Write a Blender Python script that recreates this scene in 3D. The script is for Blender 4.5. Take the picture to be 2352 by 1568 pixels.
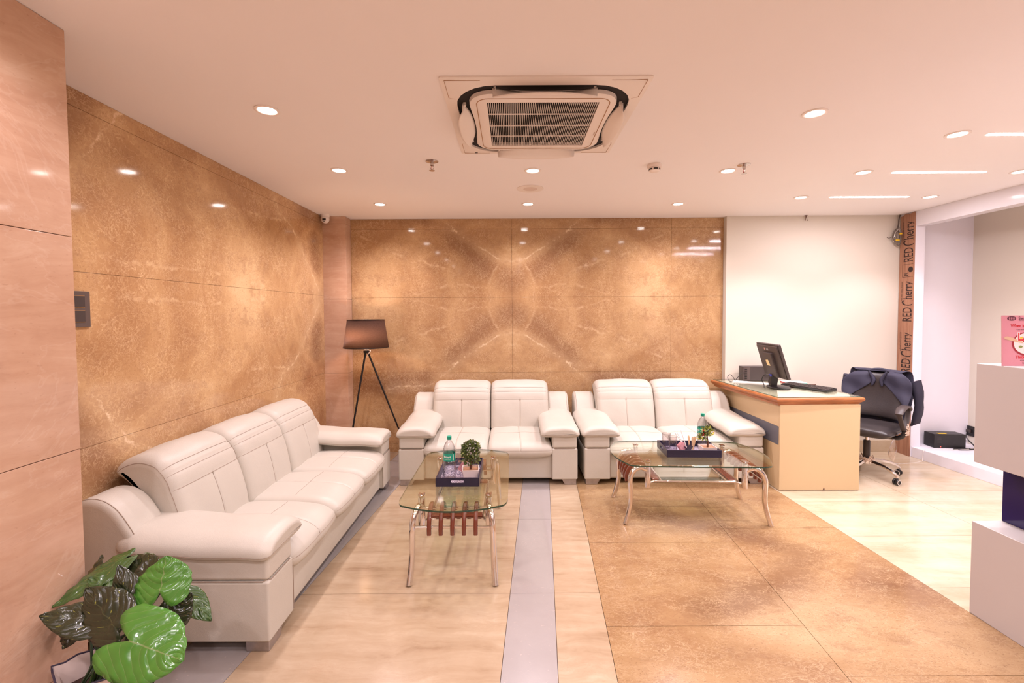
import bpy, bmesh, math, random
import numpy as np
from mathutils import Vector, Matrix
random.seed(7)
PI = math.pi
for o in list(bpy.data.objects): bpy.data.objects.remove(o, do_unlink=True)
scene = bpy.context.scene
C = scene.collection

# ------------------------------------------------------------------ camera
F_PX, PP_X, PP_Y, CAM_Z = 1045.3, 1176.0, 758.0, 1.56
PITCH, ROLL = math.radians(2.0), math.radians(0.3)
CF = Vector((0, math.cos(PITCH), -math.sin(PITCH)))
_r0 = Vector((1, 0, 0)); _u0 = _r0.cross(CF)
CR = _r0*math.cos(ROLL) - _u0*math.sin(ROLL)
CU = _u0*math.cos(ROLL) + _r0*math.sin(ROLL)
CO = Vector((0, 0, CAM_Z))
cam_d = bpy.data.cameras.new('camera'); cam = bpy.data.objects.new('camera', cam_d); C.objects.link(cam)
cam_d.sensor_width = 36; cam_d.lens = 36*F_PX/2352
cam_d.shift_y = -(784-PP_Y)/2352
cam_d.clip_start = 0.05
cam.matrix_world = Matrix(((CR.x, CU.x, -CF.x, CO.x), (CR.y, CU.y, -CF.y, CO.y), (CR.z, CU.z, -CF.z, CO.z), (0, 0, 0, 1)))
scene.camera = cam
def at(x, y, Y=None, X=None, Z=None):
    """photo pixel -> world point on the plane Y=, X= or Z="""
    d = CF + CR*((x-PP_X)/F_PX) - CU*((y-PP_Y)/F_PX)
    if Y is not None: t = Y/d.y
    elif X is not None: t = X/d.x
    else: t = (Z-CAM_Z)/d.z
    return CO + d*t

# ------------------------------------------------------------------ world, exposure, lamp power
w = bpy.data.worlds.new('world'); scene.world = w; w.use_nodes = True
w.node_tree.nodes['Background'].inputs[0].default_value = (0.9, 0.8, 0.75, 1)
w.node_tree.nodes['Background'].inputs[1].default_value = 0.05
scene.view_settings.view_transform = 'Standard'
scene.view_settings.look = 'None'
scene.view_settings.gamma = 1.0
scene.view_settings.use_curve_mapping = False
scene.view_settings.exposure = 0.46
WARM = (1.0, 0.875, 0.95); COOL = (1.0, 0.885, 0.97)
P_WARM, P_COOL, P_HALL, P_STRIP = 35.0, 32.0, 42.0, 10.0
CEIL = 2.63

# ------------------------------------------------------------------ colour / material helpers
def s2l(v):
    v /= 255.0
    return v/12.92 if v <= 0.04045 else ((v+0.055)/1.055)**2.4
def c(r, g, b): return (s2l(r), s2l(g), s2l(b), 1)
class NT:
    def __init__(s, name):
        s.m = bpy.data.materials.new(name); s.m.use_nodes = True
        s.t = s.m.node_tree; s.b = s.t.nodes['Principled BSDF']; s.out = s.t.nodes['Material Output']
    def n(s, typ, ins=None, **props):
        nd = s.t.nodes.new(typ)
        for k, v in props.items(): setattr(nd, k, v)
        if ins:
            for k, v in ins.items(): s.set(nd.inputs[k], v)
        return nd
    def set(s, sock, v):
        if isinstance(v, bpy.types.NodeSocket): s.t.links.new(v, sock)
        elif isinstance(v, bpy.types.Node): s.t.links.new(v.outputs[0], sock)
        else: sock.default_value = v
    def math(s, op, a, b=None, c_=None, clamp=False):
        nd = s.t.nodes.new('ShaderNodeMath'); nd.operation = op; nd.use_clamp = clamp
        s.set(nd.inputs[0], a)
        if b is not None: s.set(nd.inputs[1], b)
        if c_ is not None: s.set(nd.inputs[2], c_)
        return nd.outputs[0]
    def vm(s, op, a, b=None, scale=None):
        nd = s.t.nodes.new('ShaderNodeVectorMath'); nd.operation = op
        s.set(nd.inputs[0], a)
        if b is not None: s.set(nd.inputs[1], b)
        if scale is not None: s.set(nd.inputs['Scale'], scale)
        return nd.outputs['Value'] if op in ('LENGTH', 'DOT_PRODUCT', 'DISTANCE') else nd.outputs[0]
    def mix(s, f, a, b, blend='MIX'):
        nd = s.t.nodes.new('ShaderNodeMix'); nd.data_type = 'RGBA'; nd.blend_type = blend
        s.set(nd.inputs[0], f); s.set(nd.inputs[6], a); s.set(nd.inputs[7], b)
        return nd.outputs[2]
    def ramp(s, f, stops, interp='LINEAR'):
        nd = s.t.nodes.new('ShaderNodeValToRGB'); nd.color_ramp.interpolation = interp
        el = nd.color_ramp.elements
        while len(el) < len(stops): el.new(0.5)
        for e, (p, col) in zip(el, stops): e.position = p; e.color = col
        s.set(nd.inputs[0], f)
        return nd.outputs[0]
    def noise(s, vec, scale, detail=4, rough=0.55, dist=0.0):
        nd = s.n('ShaderNodeTexNoise', {'Scale': scale, 'Detail': detail, 'Roughness': rough, 'Distortion': dist})
        if vec is not None: s.set(nd.inputs['Vector'], vec)
        return nd
    def pos(s): return s.n('ShaderNodeNewGeometry').outputs['Position']
    def obj(s): return s.n('ShaderNodeTexCoord').outputs['Object']
    def bump(s, h, strength=0.2, dist=0.01):
        s.set(s.b.inputs['Normal'], s.n('ShaderNodeBump', {'Height': h, 'Strength': strength, 'Distance': dist}).outputs[0])
    def base(s, col): s.set(s.b.inputs['Base Color'], col); return s
    def p(s, **kw):
        names = dict(rough='Roughness', metal='Metallic', spec='Specular IOR Level', coat='Coat Weight', coatr='Coat Roughness', trans='Transmission Weight', ior='IOR', sheen='Sheen Weight')
        for k, v in kw.items(): s.set(s.b.inputs[names[k]], v)
        return s
def plain(name, col, rough=0.5, metal=0.0, var=0.06, scale=8.0, bump=0.0, bscale=60.0, **kw):
    """paint / plastic / metal with a faint procedural variation of tone"""
    t = NT(name); o = t.obj()
    f = t.noise(o, scale, 3).outputs[0]
    dark = tuple(x*(1-var) for x in col[:3])+(1,); light = tuple(min(1, x*(1+var)) for x in col[:3])+(1,)
    t.base(t.mix(f, dark, light)).p(rough=rough, metal=metal, **kw)
    if bump: t.bump(t.noise(o, bscale, 3).outputs[0], bump, 0.004)
    return t.m
def emit(name, col, strength):
    t = NT(name); t.set(t.b.inputs['Base Color'], col)
    t.set(t.b.inputs['Emission Color'], col); t.b.inputs['Emission Strength'].default_value = strength
    return t.m
def clear_glass(name, tint, ior=1.45, rough=0.0, spec_boost=1.0, edge=None):
    """thin clear glass or PET: transparent tinted body under a Fresnel reflection"""
    t = NT(name)
    tr = t.n('ShaderNodeBsdfTransparent', {'Color': tint})
    if edge is not None:
        lw0 = t.n('ShaderNodeLayerWeight', {'Blend': 0.5}); t.set(tr.inputs[0], t.mix(t.math('POWER', lw0.outputs['Facing'], 1.6), tint, edge))
    gl = t.n('ShaderNodeBsdfGlossy', {'Color': (1, 1, 1, 1), 'Roughness': rough})
    lw = t.n('ShaderNodeLayerWeight', {'Blend': 0.5})
    f0 = ((ior-1)/(ior+1))**2*spec_boost
    f = t.math('ADD', t.math('MULTIPLY', t.math('POWER', lw.outputs['Facing'], 4.0), 0.9), f0, clamp=True)
    mx = t.n('ShaderNodeMixShader'); t.set(mx.inputs[0], f); t.set(mx.inputs[1], tr.outputs[0]); t.set(mx.inputs[2], gl.outputs[0])
    t.t.links.new(mx.outputs[0], t.out.inputs[0])
    return t.m
def seg_dist(t, p, a, b):
    """distance of p (vector socket, z ignored = 0) to the segment a-b"""
    ba = (b[0]-a[0], b[1]-a[1]); L2 = ba[0]**2+ba[1]**2
    pa = t.vm('SUBTRACT', p, (a[0], a[1], 0))
    h = t.math('MULTIPLY', t.vm('DOT_PRODUCT', pa, (ba[0]/L2, ba[1]/L2, 0)), 1.0, clamp=True)
    return t.vm('LENGTH', t.vm('SUBTRACT', pa, t.vm('SCALE', (ba[0], ba[1], 0), scale=h)))
def poly_dist(t, p, lines):
    d = None
    for line in lines:
        for a, b in zip(line[:-1], line[1:]):
            q = seg_dist(t, p, a, b); d = q if d is None else t.math('MINIMUM', d, q)
    return d
def smooth(t, x, lo, hi):
    nd = t.n('ShaderNodeMapRange', {'From Min': lo, 'From Max': hi, 'To Min': 0.0, 'To Max': 1.0}, interpolation_type='SMOOTHSTEP')
    t.set(nd.inputs['Value'], x); return nd.outputs['Result']
def emperador(name, uv, veins=None, weak=None, darks=None, rough=0.1, tone=1.0, streak=(1, 1, 1), fine=1.0):
    """brown Emperador marble: cloudy brown, web of pale hair veins, a few strong veins and dark patches"""
    t = NT(name); P = t.pos(); xyz = t.n('ShaderNodeSeparateXYZ'); t.set(xyz.inputs[0], P)
    u, v = uv(t, xyz.outputs)
    cmb = t.n('ShaderNodeCombineXYZ'); t.set(cmb.inputs[0], u); t.set(cmb.inputs[1], v); q = cmb.outputs[0]
    qs = t.vm('MULTIPLY', q, streak)
    warp = t.vm('SCALE', t.vm('SUBTRACT', t.noise(q, 3.5, 4).outputs['Color'], (0.5, 0.5, 0.5)), scale=0.16)
    qw = t.vm('ADD', q, warp)
    big = t.noise(qs, 1.1, 6, 0.6, 0.8).outputs[0]
    k = lambda r, g, b: tuple(x*tone*w_ for x, w_ in zip(c(r, g, b)[:3], (1.04, 0.93, 0.80)))+(1,)
    col = t.ramp(big, [(0.28, k(154, 117, 86)), (0.42, k(178, 144, 108)), (0.54, k(194, 163, 125)), (0.70, k(214, 188, 152))])
    mid = t.noise(qs, 7.0, 5, 0.65, 0.4).outputs[0]
    col = t.mix(t.math('MULTIPLY', smooth(t, mid, 0.48, 0.68), 0.45), col, k(160, 126, 98))
    if darks:
        dd = poly_dist(t, qw, darks)
        col = t.mix(t.math('MULTIPLY', t.math('SUBTRACT', 1.0, smooth(t, dd, 0.02, 0.2)), 0.72), col, k(138, 104, 80))
    # hair veins: two scales of warped cell edges, patchy
    for sc, wd, amt, m_lo, m_hi in ((5.0, 0.010, 0.45, 0.44, 0.62), (13.0, 0.020, 0.55, 0.42, 0.6), (34.0, 0.040, 0.42, 0.32, 0.6)):
        rn = t.noise(t.vm('ADD', qs, (sc*1.7, sc*0.6, sc)), sc, 5, 0.62, 0.9).outputs[0]
        e = t.math('SUBTRACT', 1.0, smooth(t, t.math('ABSOLUTE', t.math('SUBTRACT', rn, 0.5)), 0.0, wd))
        mask = smooth(t, t.noise(qs, 2.2+sc*0.08, 3).outputs[0], m_lo, m_hi)
        col = t.mix(t.math('MULTIPLY', t.math('MULTIPLY', e, mask), amt*fine), col, k(226, 204, 170))
    spk = t.noise(qs, 90.0, 2).outputs[0]
    col = t.mix(t.math('MULTIPLY', smooth(t, spk, 0.58, 0.70), 0.5), col, k(150, 114, 88))
    if veins:
        jit = t.vm('SCALE', t.vm('SUBTRACT', t.noise(q, 14.0, 6, 0.75).outputs['Color'], (0.5, 0.5, 0.5)), scale=0.09)
        dv = poly_dist(t, t.vm('ADD', t.vm('ADD', q, t.vm('SCALE', warp, scale=0.45)), jit), veins)
        br = smooth(t, t.noise(q, 9.0, 4).outputs[0], 0.38, 0.62)
        col = t.mix(t.math('MULTIPLY', t.math('SUBTRACT', 1.0, smooth(t, dv, 0.001, 0.014)), br), col, k(232, 216, 190))
        col = t.mix(t.math('MULTIPLY', t.math('SUBTRACT', 1.0, smooth(t, dv, 0.0, 0.10)), 0.22), col, k(218, 196, 164))
    if weak:
        dw = poly_dist(t, t.vm('ADD', t.vm('ADD', q, t.vm('SCALE', warp, scale=0.5)), jit), weak)
        bw = smooth(t, t.noise(q, 7.0, 4).outputs[0], 0.42, 0.6)
        col = t.mix(t.math('MULTIPLY', t.math('MULTIPLY', t.math('SUBTRACT', 1.0, smooth(t, dw, 0.001, 0.02)), bw), 0.5), col, k(224, 202, 170))
    cl = smooth(t, t.noise(qs, 30.0, 4, 0.7).outputs[0], 0.52, 0.66)
    col = t.mix(t.math('MULTIPLY', cl, 0.2), col, k(214, 186, 148))
    t.base(col).p(rough=rough, spec=0.5)
    return t.m
def travertine(name, along, stops, rough=0.2, scale=1.0, line_col=None, line_amt=0.5, pale=0.0):
    """pale stone with fine parallel streaks; along = stretch of the texture space"""
    t = NT(name); P = t.pos()
    q = t.vm('MULTIPLY', P, along)
    wob = t.vm('SCALE', t.vm('SUBTRACT', t.noise(P, 2.0*scale, 3).outputs['Color'], (0.5, 0.5, 0.5)), scale=0.5)
    q = t.vm('ADD', q, wob)
    a = t.math('ADD', t.math('MULTIPLY', t.noise(q, 2.2*scale, 7, 0.68, 0.3).outputs[0], 0.62), t.math('MULTIPLY', t.noise(P, 3.0, 5, 0.6).outputs[0], 0.38))
    col = t.ramp(a, stops)
    for fq, wd_, am in ((5.0, 0.010, 1.0), (12.0, 0.014, 0.7)):
        l = t.noise(q, fq*scale, 6, 0.72).outputs[0]
        fine = t.math('MULTIPLY', t.math('SUBTRACT', 1.0, smooth(t, t.math('ABSOLUTE', t.math('SUBTRACT', l, 0.5)), 0.0, wd_)), line_amt*am)
        fine = t.math('MULTIPLY', fine, smooth(t, t.noise(t.vm('MULTIPLY', P, tuple(0.4+0.6*x for x in along)), 2.5, 3).outputs[0], 0.5, 0.66))
        col = t.mix(fine, col, line_col or c(172, 142, 114))
    if pale:
        pv = t.noise(t.vm('MULTIPLY', P, (1.0, 1.0, 2.2)), 1.3, 5, 0.6, 1.2).outputs[0]
        pe = t.math('SUBTRACT', 1.0, smooth(t, t.math('ABSOLUTE', t.math('SUBTRACT', pv, 0.5)), 0.0, 0.014))
        col = t.mix(t.math('MULTIPLY', pe, pale), col, c(228, 206, 188))
    dots = smooth(t, t.noise(t.vm('MULTIPLY', P, tuple(0.5+0.5*x for x in along)), 45.0, 2).outputs[0], 0.66, 0.74)
    col = t.mix(t.math('MULTIPLY', dots, 0.35), col, line_col or c(168, 136, 108))
    t.base(col).p(rough=rough, spec=0.45)
    return t.m

# ------------------------------------------------------------------ mesh helpers
def link(o, parent=None):
    C.objects.link(o)
    if parent is not None: o.parent = parent
    return o
def tag(o, label=None, cat=None, group=None, kind=None):
    if label: o['label'] = label
    if cat: o['category'] = cat
    if group: o['group'] = group
    if kind: o['kind'] = kind
    return o
def empty(name, loc=(0, 0, 0), rz=0.0, label=None, cat=None, group=None, kind=None):
    o = bpy.data.objects.new(name, None); C.objects.link(o)
    o.empty_display_size = 0.1; o.location = loc; o.rotation_euler = (0, 0, rz)
    return tag(o, label, cat, group, kind)
def copy_tree(o, parent=None):
    n = o.copy(); C.objects.link(n); n.parent = parent
    for ch in list(o.children): copy_tree(ch, n)
    return n
def catmull(pts, n, closed=False):
    P = np.array(pts, float); K = len(P); out = []
    segs = K if closed else K-1
    for i in range(segs):
        g = (lambda j: P[j % K]) if closed else (lambda j: P[min(max(j, 0), K-1)])
        p0, p1, p2, p3 = g(i-1), g(i), g(i+1), g(i+2)
        for s in range(n):
            t = s/n
            out.append(0.5*((2*p1)+(-p0+p2)*t+(2*p0-5*p1+4*p2-p3)*t*t+(-p0+3*p1-3*p2+p3)*t**3))
    if not closed: out.append(P[-1])
    return np.array(out)
class MB:
    def __init__(s): s.v = []; s.f = []; s.mi = []
    def add(s, verts, faces, mi=0):
        k = len(s.v); s.v += [tuple(map(float, p)) for p in verts]
        for f in faces: s.f.append(tuple(i+k for i in f)); s.mi.append(mi)
        return s
    def box(s, x0, x1, y0, y1, z0, z1, mi=0, M=None):
        V = [(x, y, z) for x in (x0, x1) for y in (y0, y1) for z in (z0, z1)]
        if M is not None: V = [M @ Vector(p) for p in V]
        return s.add(V, [(0, 1, 3, 2), (4, 6, 7, 5), (0, 4, 5, 1), (2, 3, 7, 6), (0, 2, 6, 4), (1, 5, 7, 3)], mi)
    def tube(s, pts, r, seg=8, closed=False, caps=True, mi=0):
        pts = [Vector(p) for p in pts]; n = len(pts)
        rs = r if hasattr(r, '__len__') else [r]*n
        V = []; prev = None
        for i, p in enumerate(pts):
            a = pts[(i-1) % n] if (closed or i > 0) else p; b = pts[(i+1) % n] if (closed or i < n-1) else p
            d = (b-a)
            d = d.normalized() if d.length > 1e-9 else Vector((0, 0, 1))
            if prev is None:
                up = Vector((0, 0, 1)) if abs(d.z) < 0.9 else Vector((1, 0, 0))
                u = d.cross(up).normalized()
            else:
                u = (prev - d*prev.dot(d))
                u = u.normalized() if u.length > 1e-6 else d.orthogonal().normalized()
            prev = u; w_ = d.cross(u)
            for k in range(seg):
                an = 2*PI*k/seg
                V.append(p + (u*math.cos(an)+w_*math.sin(an))*rs[i])
        Fs = []
        for i in range(n if closed else n-1):
            j = (i+1) % n
            for k in range(seg):
                k2 = (k+1) % seg
                Fs.append((i*seg+k, i*seg+k2, j*seg+k2, j*seg+k))
        if caps and not closed:
            Fs.append(tuple(range(seg-1, -1, -1))); Fs.append(tuple((n-1)*seg+k for k in range(seg)))
        return s.add(V, Fs, mi)
    def lathe(s, prof, seg=24, center=(0, 0, 0), caps=True, mod=None, mi=0, M=None):
        V = []; Fs = []; n = len(prof)
        for i, (r, z) in enumerate(prof):
            for k in range(seg):
                an = 2*PI*k/seg; rr = r if mod is None else r*mod(an, z, i)
                V.append(Vector((rr*math.cos(an), rr*math.sin(an), z)))
        if M is not None: V = [M @ p for p in V]
        V = [p + Vector(center) for p in V]
        for i in range(n-1):
            for k in range(seg):
                k2 = (k+1) % seg
                Fs.append((i*seg+k, i*seg+k2, (i+1)*seg+k2, (i+1)*seg+k))
        if caps:
            if prof[0][0] > 1e-6: Fs.append(tuple(range(seg-1, -1, -1)))
            if prof[-1][0] > 1e-6: Fs.append(tuple((n-1)*seg+k for k in range(seg)))
        return s.add(V, Fs, mi)
    def prism(s, poly, a0, a1, axis='z', mi=0, mi_side=None):
        """poly: 2D outline; extruded along axis from a0 to a1"""
        n = len(poly)
        def mk(p, a):
            return (p[0], p[1], a) if axis == 'z' else ((p[0], a, p[1]) if axis == 'y' else (a, p[0], p[1]))
        V = [mk(p, a0) for p in poly]+[mk(p, a1) for p in poly]
        s.add(V, [tuple(range(n-1, -1, -1)), tuple(range(n, 2*n))], mi)
        k = len(s.v)-2*n
        for i in range(n):
            j = (i+1) % n
            s.f.append((k+i, k+j, k+n+j, k+n+i)); s.mi.append(mi if mi_side is None else mi_side)
        return s
    def grid(s, pts, closed_u=False, closed_v=False, mi=0):
        nu = len(pts); nv = len(pts[0]); V = [p for row in pts for p in row]; Fs = []
        for i in range(nu if closed_u else nu-1):
            for j in range(nv if closed_v else nv-1):
                i2 = (i+1) % nu; j2 = (j+1) % nv
                Fs.append((i*nv+j, i2*nv+j, i2*nv+j2, i*nv+j2))
        return s.add(V, Fs, mi)
    def sphere(s, ctr, r, seg=10, rings=6, sc=(1, 1, 1), mi=0):
        prof = [(r*math.sin(PI*i/rings), -r*math.cos(PI*i/rings)) for i in range(rings+1)]
        prof[0] = (1e-4*r, -r); prof[-1] = (1e-4*r, r)
        return s.lathe(prof, seg, ctr, True, None, mi, Matrix.Diagonal((sc[0], sc[1], sc[2])))
    def build(s, name, mat, parent=None, smooth=None, bevel=None, bseg=2, loc=None, recalc=True):
        me = bpy.data.meshes.new(name); me.from_pydata(s.v, [], s.f)
        mats = mat if isinstance(mat, (list, tuple)) else [mat]
        for m in mats: me.materials.append(m)
        if len(mats) > 1:
            for p, i in zip(me.polygons, s.mi): p.material_index = i
        if recalc:
            bm = bmesh.new(); bm.from_mesh(me); bmesh.ops.recalc_face_normals(bm, faces=bm.faces); bm.to_mesh(me); bm.free()
        if smooth is not None:
            me.shade_smooth()
            if smooth < 179: me.set_sharp_from_angle(angle=math.radians(smooth))
        o = bpy.data.objects.new(name, me); link(o, parent)
        if loc is not None: o.location = loc
        if bevel:
            b = o.modifiers.new('bevel', 'BEVEL'); b.width = bevel; b.segments = bseg; b.limit_method = 'ANGLE'; b.angle_limit = math.radians(40)
            me.shade_smooth(); b.harden_normals = False
            me.set_sharp_from_angle(angle=math.radians(180))
            wn = o.modifiers.new('wn', 'WEIGHTED_NORMAL'); wn.keep_sharp = False
        return o
def rrect(w_, h, r, n=6, cx=0, cy=0):
    out = []
    for (sx, sy, a0) in ((1, 1, 0), (-1, 1, 90), (-1, -1, 180), (1, -1, 270)):
        for i in range(n+1):
            a = math.radians(a0+90*i/n)
            out.append((cx+sx*(w_/2-r)+r*math.cos(a), cy+sy*(h/2-r)+r*math.sin(a)))
    return out
def circ(cx, cy, r, n=24): return [(cx+r*math.cos(2*PI*i/n), cy+r*math.sin(2*PI*i/n)) for i in range(n)]
def text_mesh(txt, size, spacing=1.0, bold=0.0):
    """flat lettering as mesh data: verts (x, y), faces; x centred"""
    cu = bpy.data.curves.new('lettering', 'FONT'); cu.body = txt; cu.size = size; cu.align_x = 'CENTER'; cu.space_character = spacing
    cu.offset = bold; cu.resolution_u = 3
    o = bpy.data.objects.new('lettering', cu); C.objects.link(o)
    dg = bpy.context.evaluated_depsgraph_get(); dg.update()
    me = bpy.data.meshes.new_from_object(o.evaluated_get(dg))
    V = [tuple(v.co) for v in me.vertices]; Fs = [tuple(p.vertices) for p in me.polygons]
    bpy.data.objects.remove(o, do_unlink=True); bpy.data.meshes.remove(me); bpy.data.curves.remove(cu)
    return V, Fs
def lettering(name, txt, size, fn, mat, parent, bold=0.0, spacing=1.0, sx=1.0):
    V, Fs = text_mesh(txt, size, spacing, bold)
    b = MB(); b.add([fn(x*sx, y) for x, y, z in V], Fs)
    return b.build(name, mat, parent, recalc=False)

# ------------------------------------------------------------------ materials
M = {}
def abs_uv(ix, iz, x0, z0, mx=True, mz=True):
    def f(t, o):
        a = t.math('SUBTRACT', o[ix], x0); b = t.math('SUBTRACT', o[iz], z0)
        return (t.math('ABSOLUTE', a) if mx else a), (t.math('ABSOLUTE', b) if mz else b)
    return f
SEAM = 1.752
M['marble_back'] = emperador('marble_back', abs_uv(0, 2, 0.0, SEAM),
    veins=[[(0.85, 0.80), (0.62, 0.74), (0.34, 0.55), (0.12, 0.42), (0.0, 0.40)], [(0.62, 0.74), (0.9, 0.98), (1.4, 1.02)]],
    weak=[[(0.12, 0.42), (0.20, 0.30), (0.27, 0.12), (0.24, 0.0)], [(0.0, 0.56), (0.1, 0.42)], [(0.7, 0.3), (1.2, 0.45), (1.75, 0.72)], [(0.3, 0.1), (0.7, 0.16), (1.1, 0.02)]],
    darks=[[(0.66, 0.66), (0.40, 0.44), (0.3, 0.3)], [(0.0, 0.15), (0.08, 0.22)], [(1.0, 0.95), (1.7, 0.98)]], rough=0.07, tone=0.87)
M['marble_side'] = emperador('marble_side', abs_uv(1, 2, 2.0, SEAM, mx=False), tone=1.04,
    weak=[[(0.2, 0.08), (1.0, 0.12), (1.8, 0.05)], [(0.7, 0.9), (1.4, 0.6), (2.1, 0.66)]],
    veins=[[(2.85, 0.05), (2.55, 0.38), (2.3, 0.62), (2.05, 0.72)], [(2.05, 0.72), (1.9, 0.95)], [(0.05, 0.42), (0.25, 0.62), (0.4, 0.86), (0.62, 0.98)]],
    darks=[[(0.1, 0.78), (0.25, 1.0)], [(0.0, 0.62), (0.12, 0.8)], [(2.8, 0.35), (2.75, 0.6)], [(2.9, 0.8), (2.5, 0.85)]], rough=0.08)
M['marble_floor'] = emperador('marble_floor', lambda t, o: (o[0], o[1]),
    darks=[[(0.95, 3.55), (1.5, 3.25), (1.9, 2.9)], [(1.9, 2.9), (1.55, 2.55), (1.0, 2.35)]], rough=0.16, streak=(0.8, 1.3, 1), tone=0.64, fine=1.1)
TRAV = [(0.32, c(150, 123, 96)), (0.44, c(172, 148, 120)), (0.56, c(182, 160, 133)), (0.70, c(195, 176, 151))]
M['cream_floor'] = travertine('cream_floor', (0.55, 4.0, 1.0), TRAV, 0.17, line_amt=0.7, scale=1.3)
M['ivory_floor'] = travertine('ivory_floor', (0.25, 3.2, 1.0), [(0.3, c(180, 153, 121)), (0.5, c(198, 180, 154)), (0.7, c(206, 192, 171))], 0.14, line_col=c(180, 148, 114), line_amt=0.6)
M['white_floor'] = travertine('white_floor', (1.0, 1.0, 1.0), [(0.3, c(154, 146, 142)), (0.7, c(165, 157, 153))], 0.25, line_col=c(205, 180, 172), line_amt=0.12)
M['pier_stone'] = travertine('pier_stone', (0.7, 0.7, 3.6), [(0.32, c(180, 138, 112)), (0.46, c(197, 158, 132)), (0.56, c(205, 168, 142)), (0.68, c(218, 188, 164))], 0.07, line_col=c(170, 130, 106), line_amt=0.35, pale=0.12)
M['grout'] = plain('grout', c(120, 92, 72), 0.8)
M['joint_wall'] = plain('joint_wall', c(172, 132, 96), 0.8)
M['ceiling'] = plain('ceiling_paint', c(242, 236, 234), 0.75, var=0.015, scale=1.5)
M['cream_wall'] = plain('cream_wall_paint', c(212, 203, 189), 0.7, var=0.02, scale=1.2)
M['white_laminate'] = plain('white_laminate', c(230, 226, 232), 0.12, var=0.01)
M['pier_paint'] = plain('pier_paint', c(232, 228, 236), 0.45, var=0.015)
M['counter_white'] = plain('counter_white', c(194, 187, 184), 0.35, var=0.02)
def leather(name, col):
    t = NT(name); o = t.obj()
    a = t.noise(o, 5.0, 4).outputs[0]
    t.base(t.mix(a, tuple(x*0.95 for x in col[:3])+(1,), tuple(min(1, x*1.04) for x in col[:3])+(1,))).p(rough=0.42, spec=0.4)
    vo = t.n('ShaderNodeTexVoronoi', {'Scale': 260.0}); t.set(vo.inputs['Vector'], o)
    h = t.math('ADD', t.math('MULTIPLY', vo.outputs['Distance'], 0.25), t.math('MULTIPLY', t.noise(o, 11.0, 3).outputs[0], 2.0))
    t.bump(h, 0.12, 0.01)
    return t.m
M['leather'] = leather('cream_leather', c(198, 191, 178))
M['seam'] = plain('seam_thread', c(158, 140, 124), 0.8)
M['foot_metal'] = plain('foot_metal', c(176, 168, 166), 0.3, 0.75, var=0.3, scale=30)
M['chrome'] = plain('chrome', c(228, 220, 216), 0.07, 1.0, var=0.02)
M['steel'] = plain('brushed_steel', c(200, 190, 184), 0.22, 1.0, var=0.05)
M['slat_wood'] = plain('slat_wood', c(112, 50, 30), 0.25, var=0.25, scale=14, coat=0.5)
M['table_glass'] = clear_glass('table_glass', (0.93, 0.965, 0.90, 1), 1.5)
M['glass_edge'] = plain('glass_edge', c(40, 74, 58), 0.05, var=0.1, trans=0.3)
M['clear'] = clear_glass('bottle_plastic', (0.93, 0.93, 0.94, 1), 1.5, 0.03, 2.6, (0.45, 0.42, 0.45, 1))
M['tumbler'] = clear_glass('tumbler_glass', (0.88, 0.86, 0.88, 1), 1.5, 0.02, 3.0, (0.35, 0.32, 0.35, 1))
M['navy'] = plain('navy_lacquer', c(34, 28, 52), 0.3, var=0.1)
M['black'] = plain('black_plastic', c(30, 27, 28), 0.4, var=0.1, bump=0.05)
M['dark_grey'] = plain('dark_grey_plastic', c(66, 56, 54), 0.45, var=0.08, bump=0.05, bscale=200)
M['black_metal'] = plain('black_metal', c(26, 22, 22), 0.4, 0.3)
M['white_plastic'] = plain('white_plastic', c(240, 228, 220), 0.35, var=0.02)
M['ac_white'] = plain('ac_white', c(236, 226, 218), 0.4, var=0.02)
M['ac_dark'] = plain('ac_dark', c(24, 15, 13), 0.8)
M['teal'] = plain('teal_label', c(20, 156, 128), 0.35, var=0.04)
M['white_print'] = plain('white_print', c(244, 240, 236), 0.5, var=0.01)
M['black_print'] = plain('black_print', c(48, 30, 26), 0.7, var=0.05)
M['paper'] = plain('paper', c(246, 240, 236), 0.7, var=0.02)
M['red_print'] = plain('red_print', c(200, 26, 40), 0.5, var=0.03)
M['stick_wood'] = plain('stick_wood', c(226, 190, 150), 0.6, var=0.08, scale=30)
M['pot_white'] = plain('pot_white', c(236, 220, 212), 0.35, var=0.03)
M['soil'] = plain('potting_soil', c(176, 128, 96), 0.95, var=0.35, scale=60, bump=0.6)
M['bark'] = plain('bark', c(96, 58, 40), 0.85, var=0.3, scale=50, bump=0.4)
M['yellow'] = plain('yellow_tape', c(240, 192, 30), 0.5)
M['blue_plug'] = plain('blue_plug', c(52, 58, 150), 0.4)
M['red_glow'] = emit('red_indicator', (1.0, 0.05, 0.04, 1), 4.0)
M['lamp_disc'] = emit('lamp_disc', (1.0, 0.96, 0.93, 1), 30.0)
M['strip_disc'] = emit('strip_disc', (1.0, 0.97, 0.96, 1), 16.0)
M['bulb'] = emit('bulb_glow', (1.0, 0.55, 0.3, 1), 60.0)

# ------------------------------------------------------------------ the room
XL, XR, YB, YW, YN = -2.07, 5.03, 5.15, 5.06, -2.2
XS = 4.30                      # plane of the plywood strip, beam and platform edge
def struct(o): o['kind'] = 'structure'; return o
def slab(name, x0, x1, y0, y1, z0, z1, mat, parent, bevel=0.0012):
    return MB().box(x0, x1, y0, y1, z0, z1).build(name, mat, parent, bevel=bevel, bseg=1)

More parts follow.
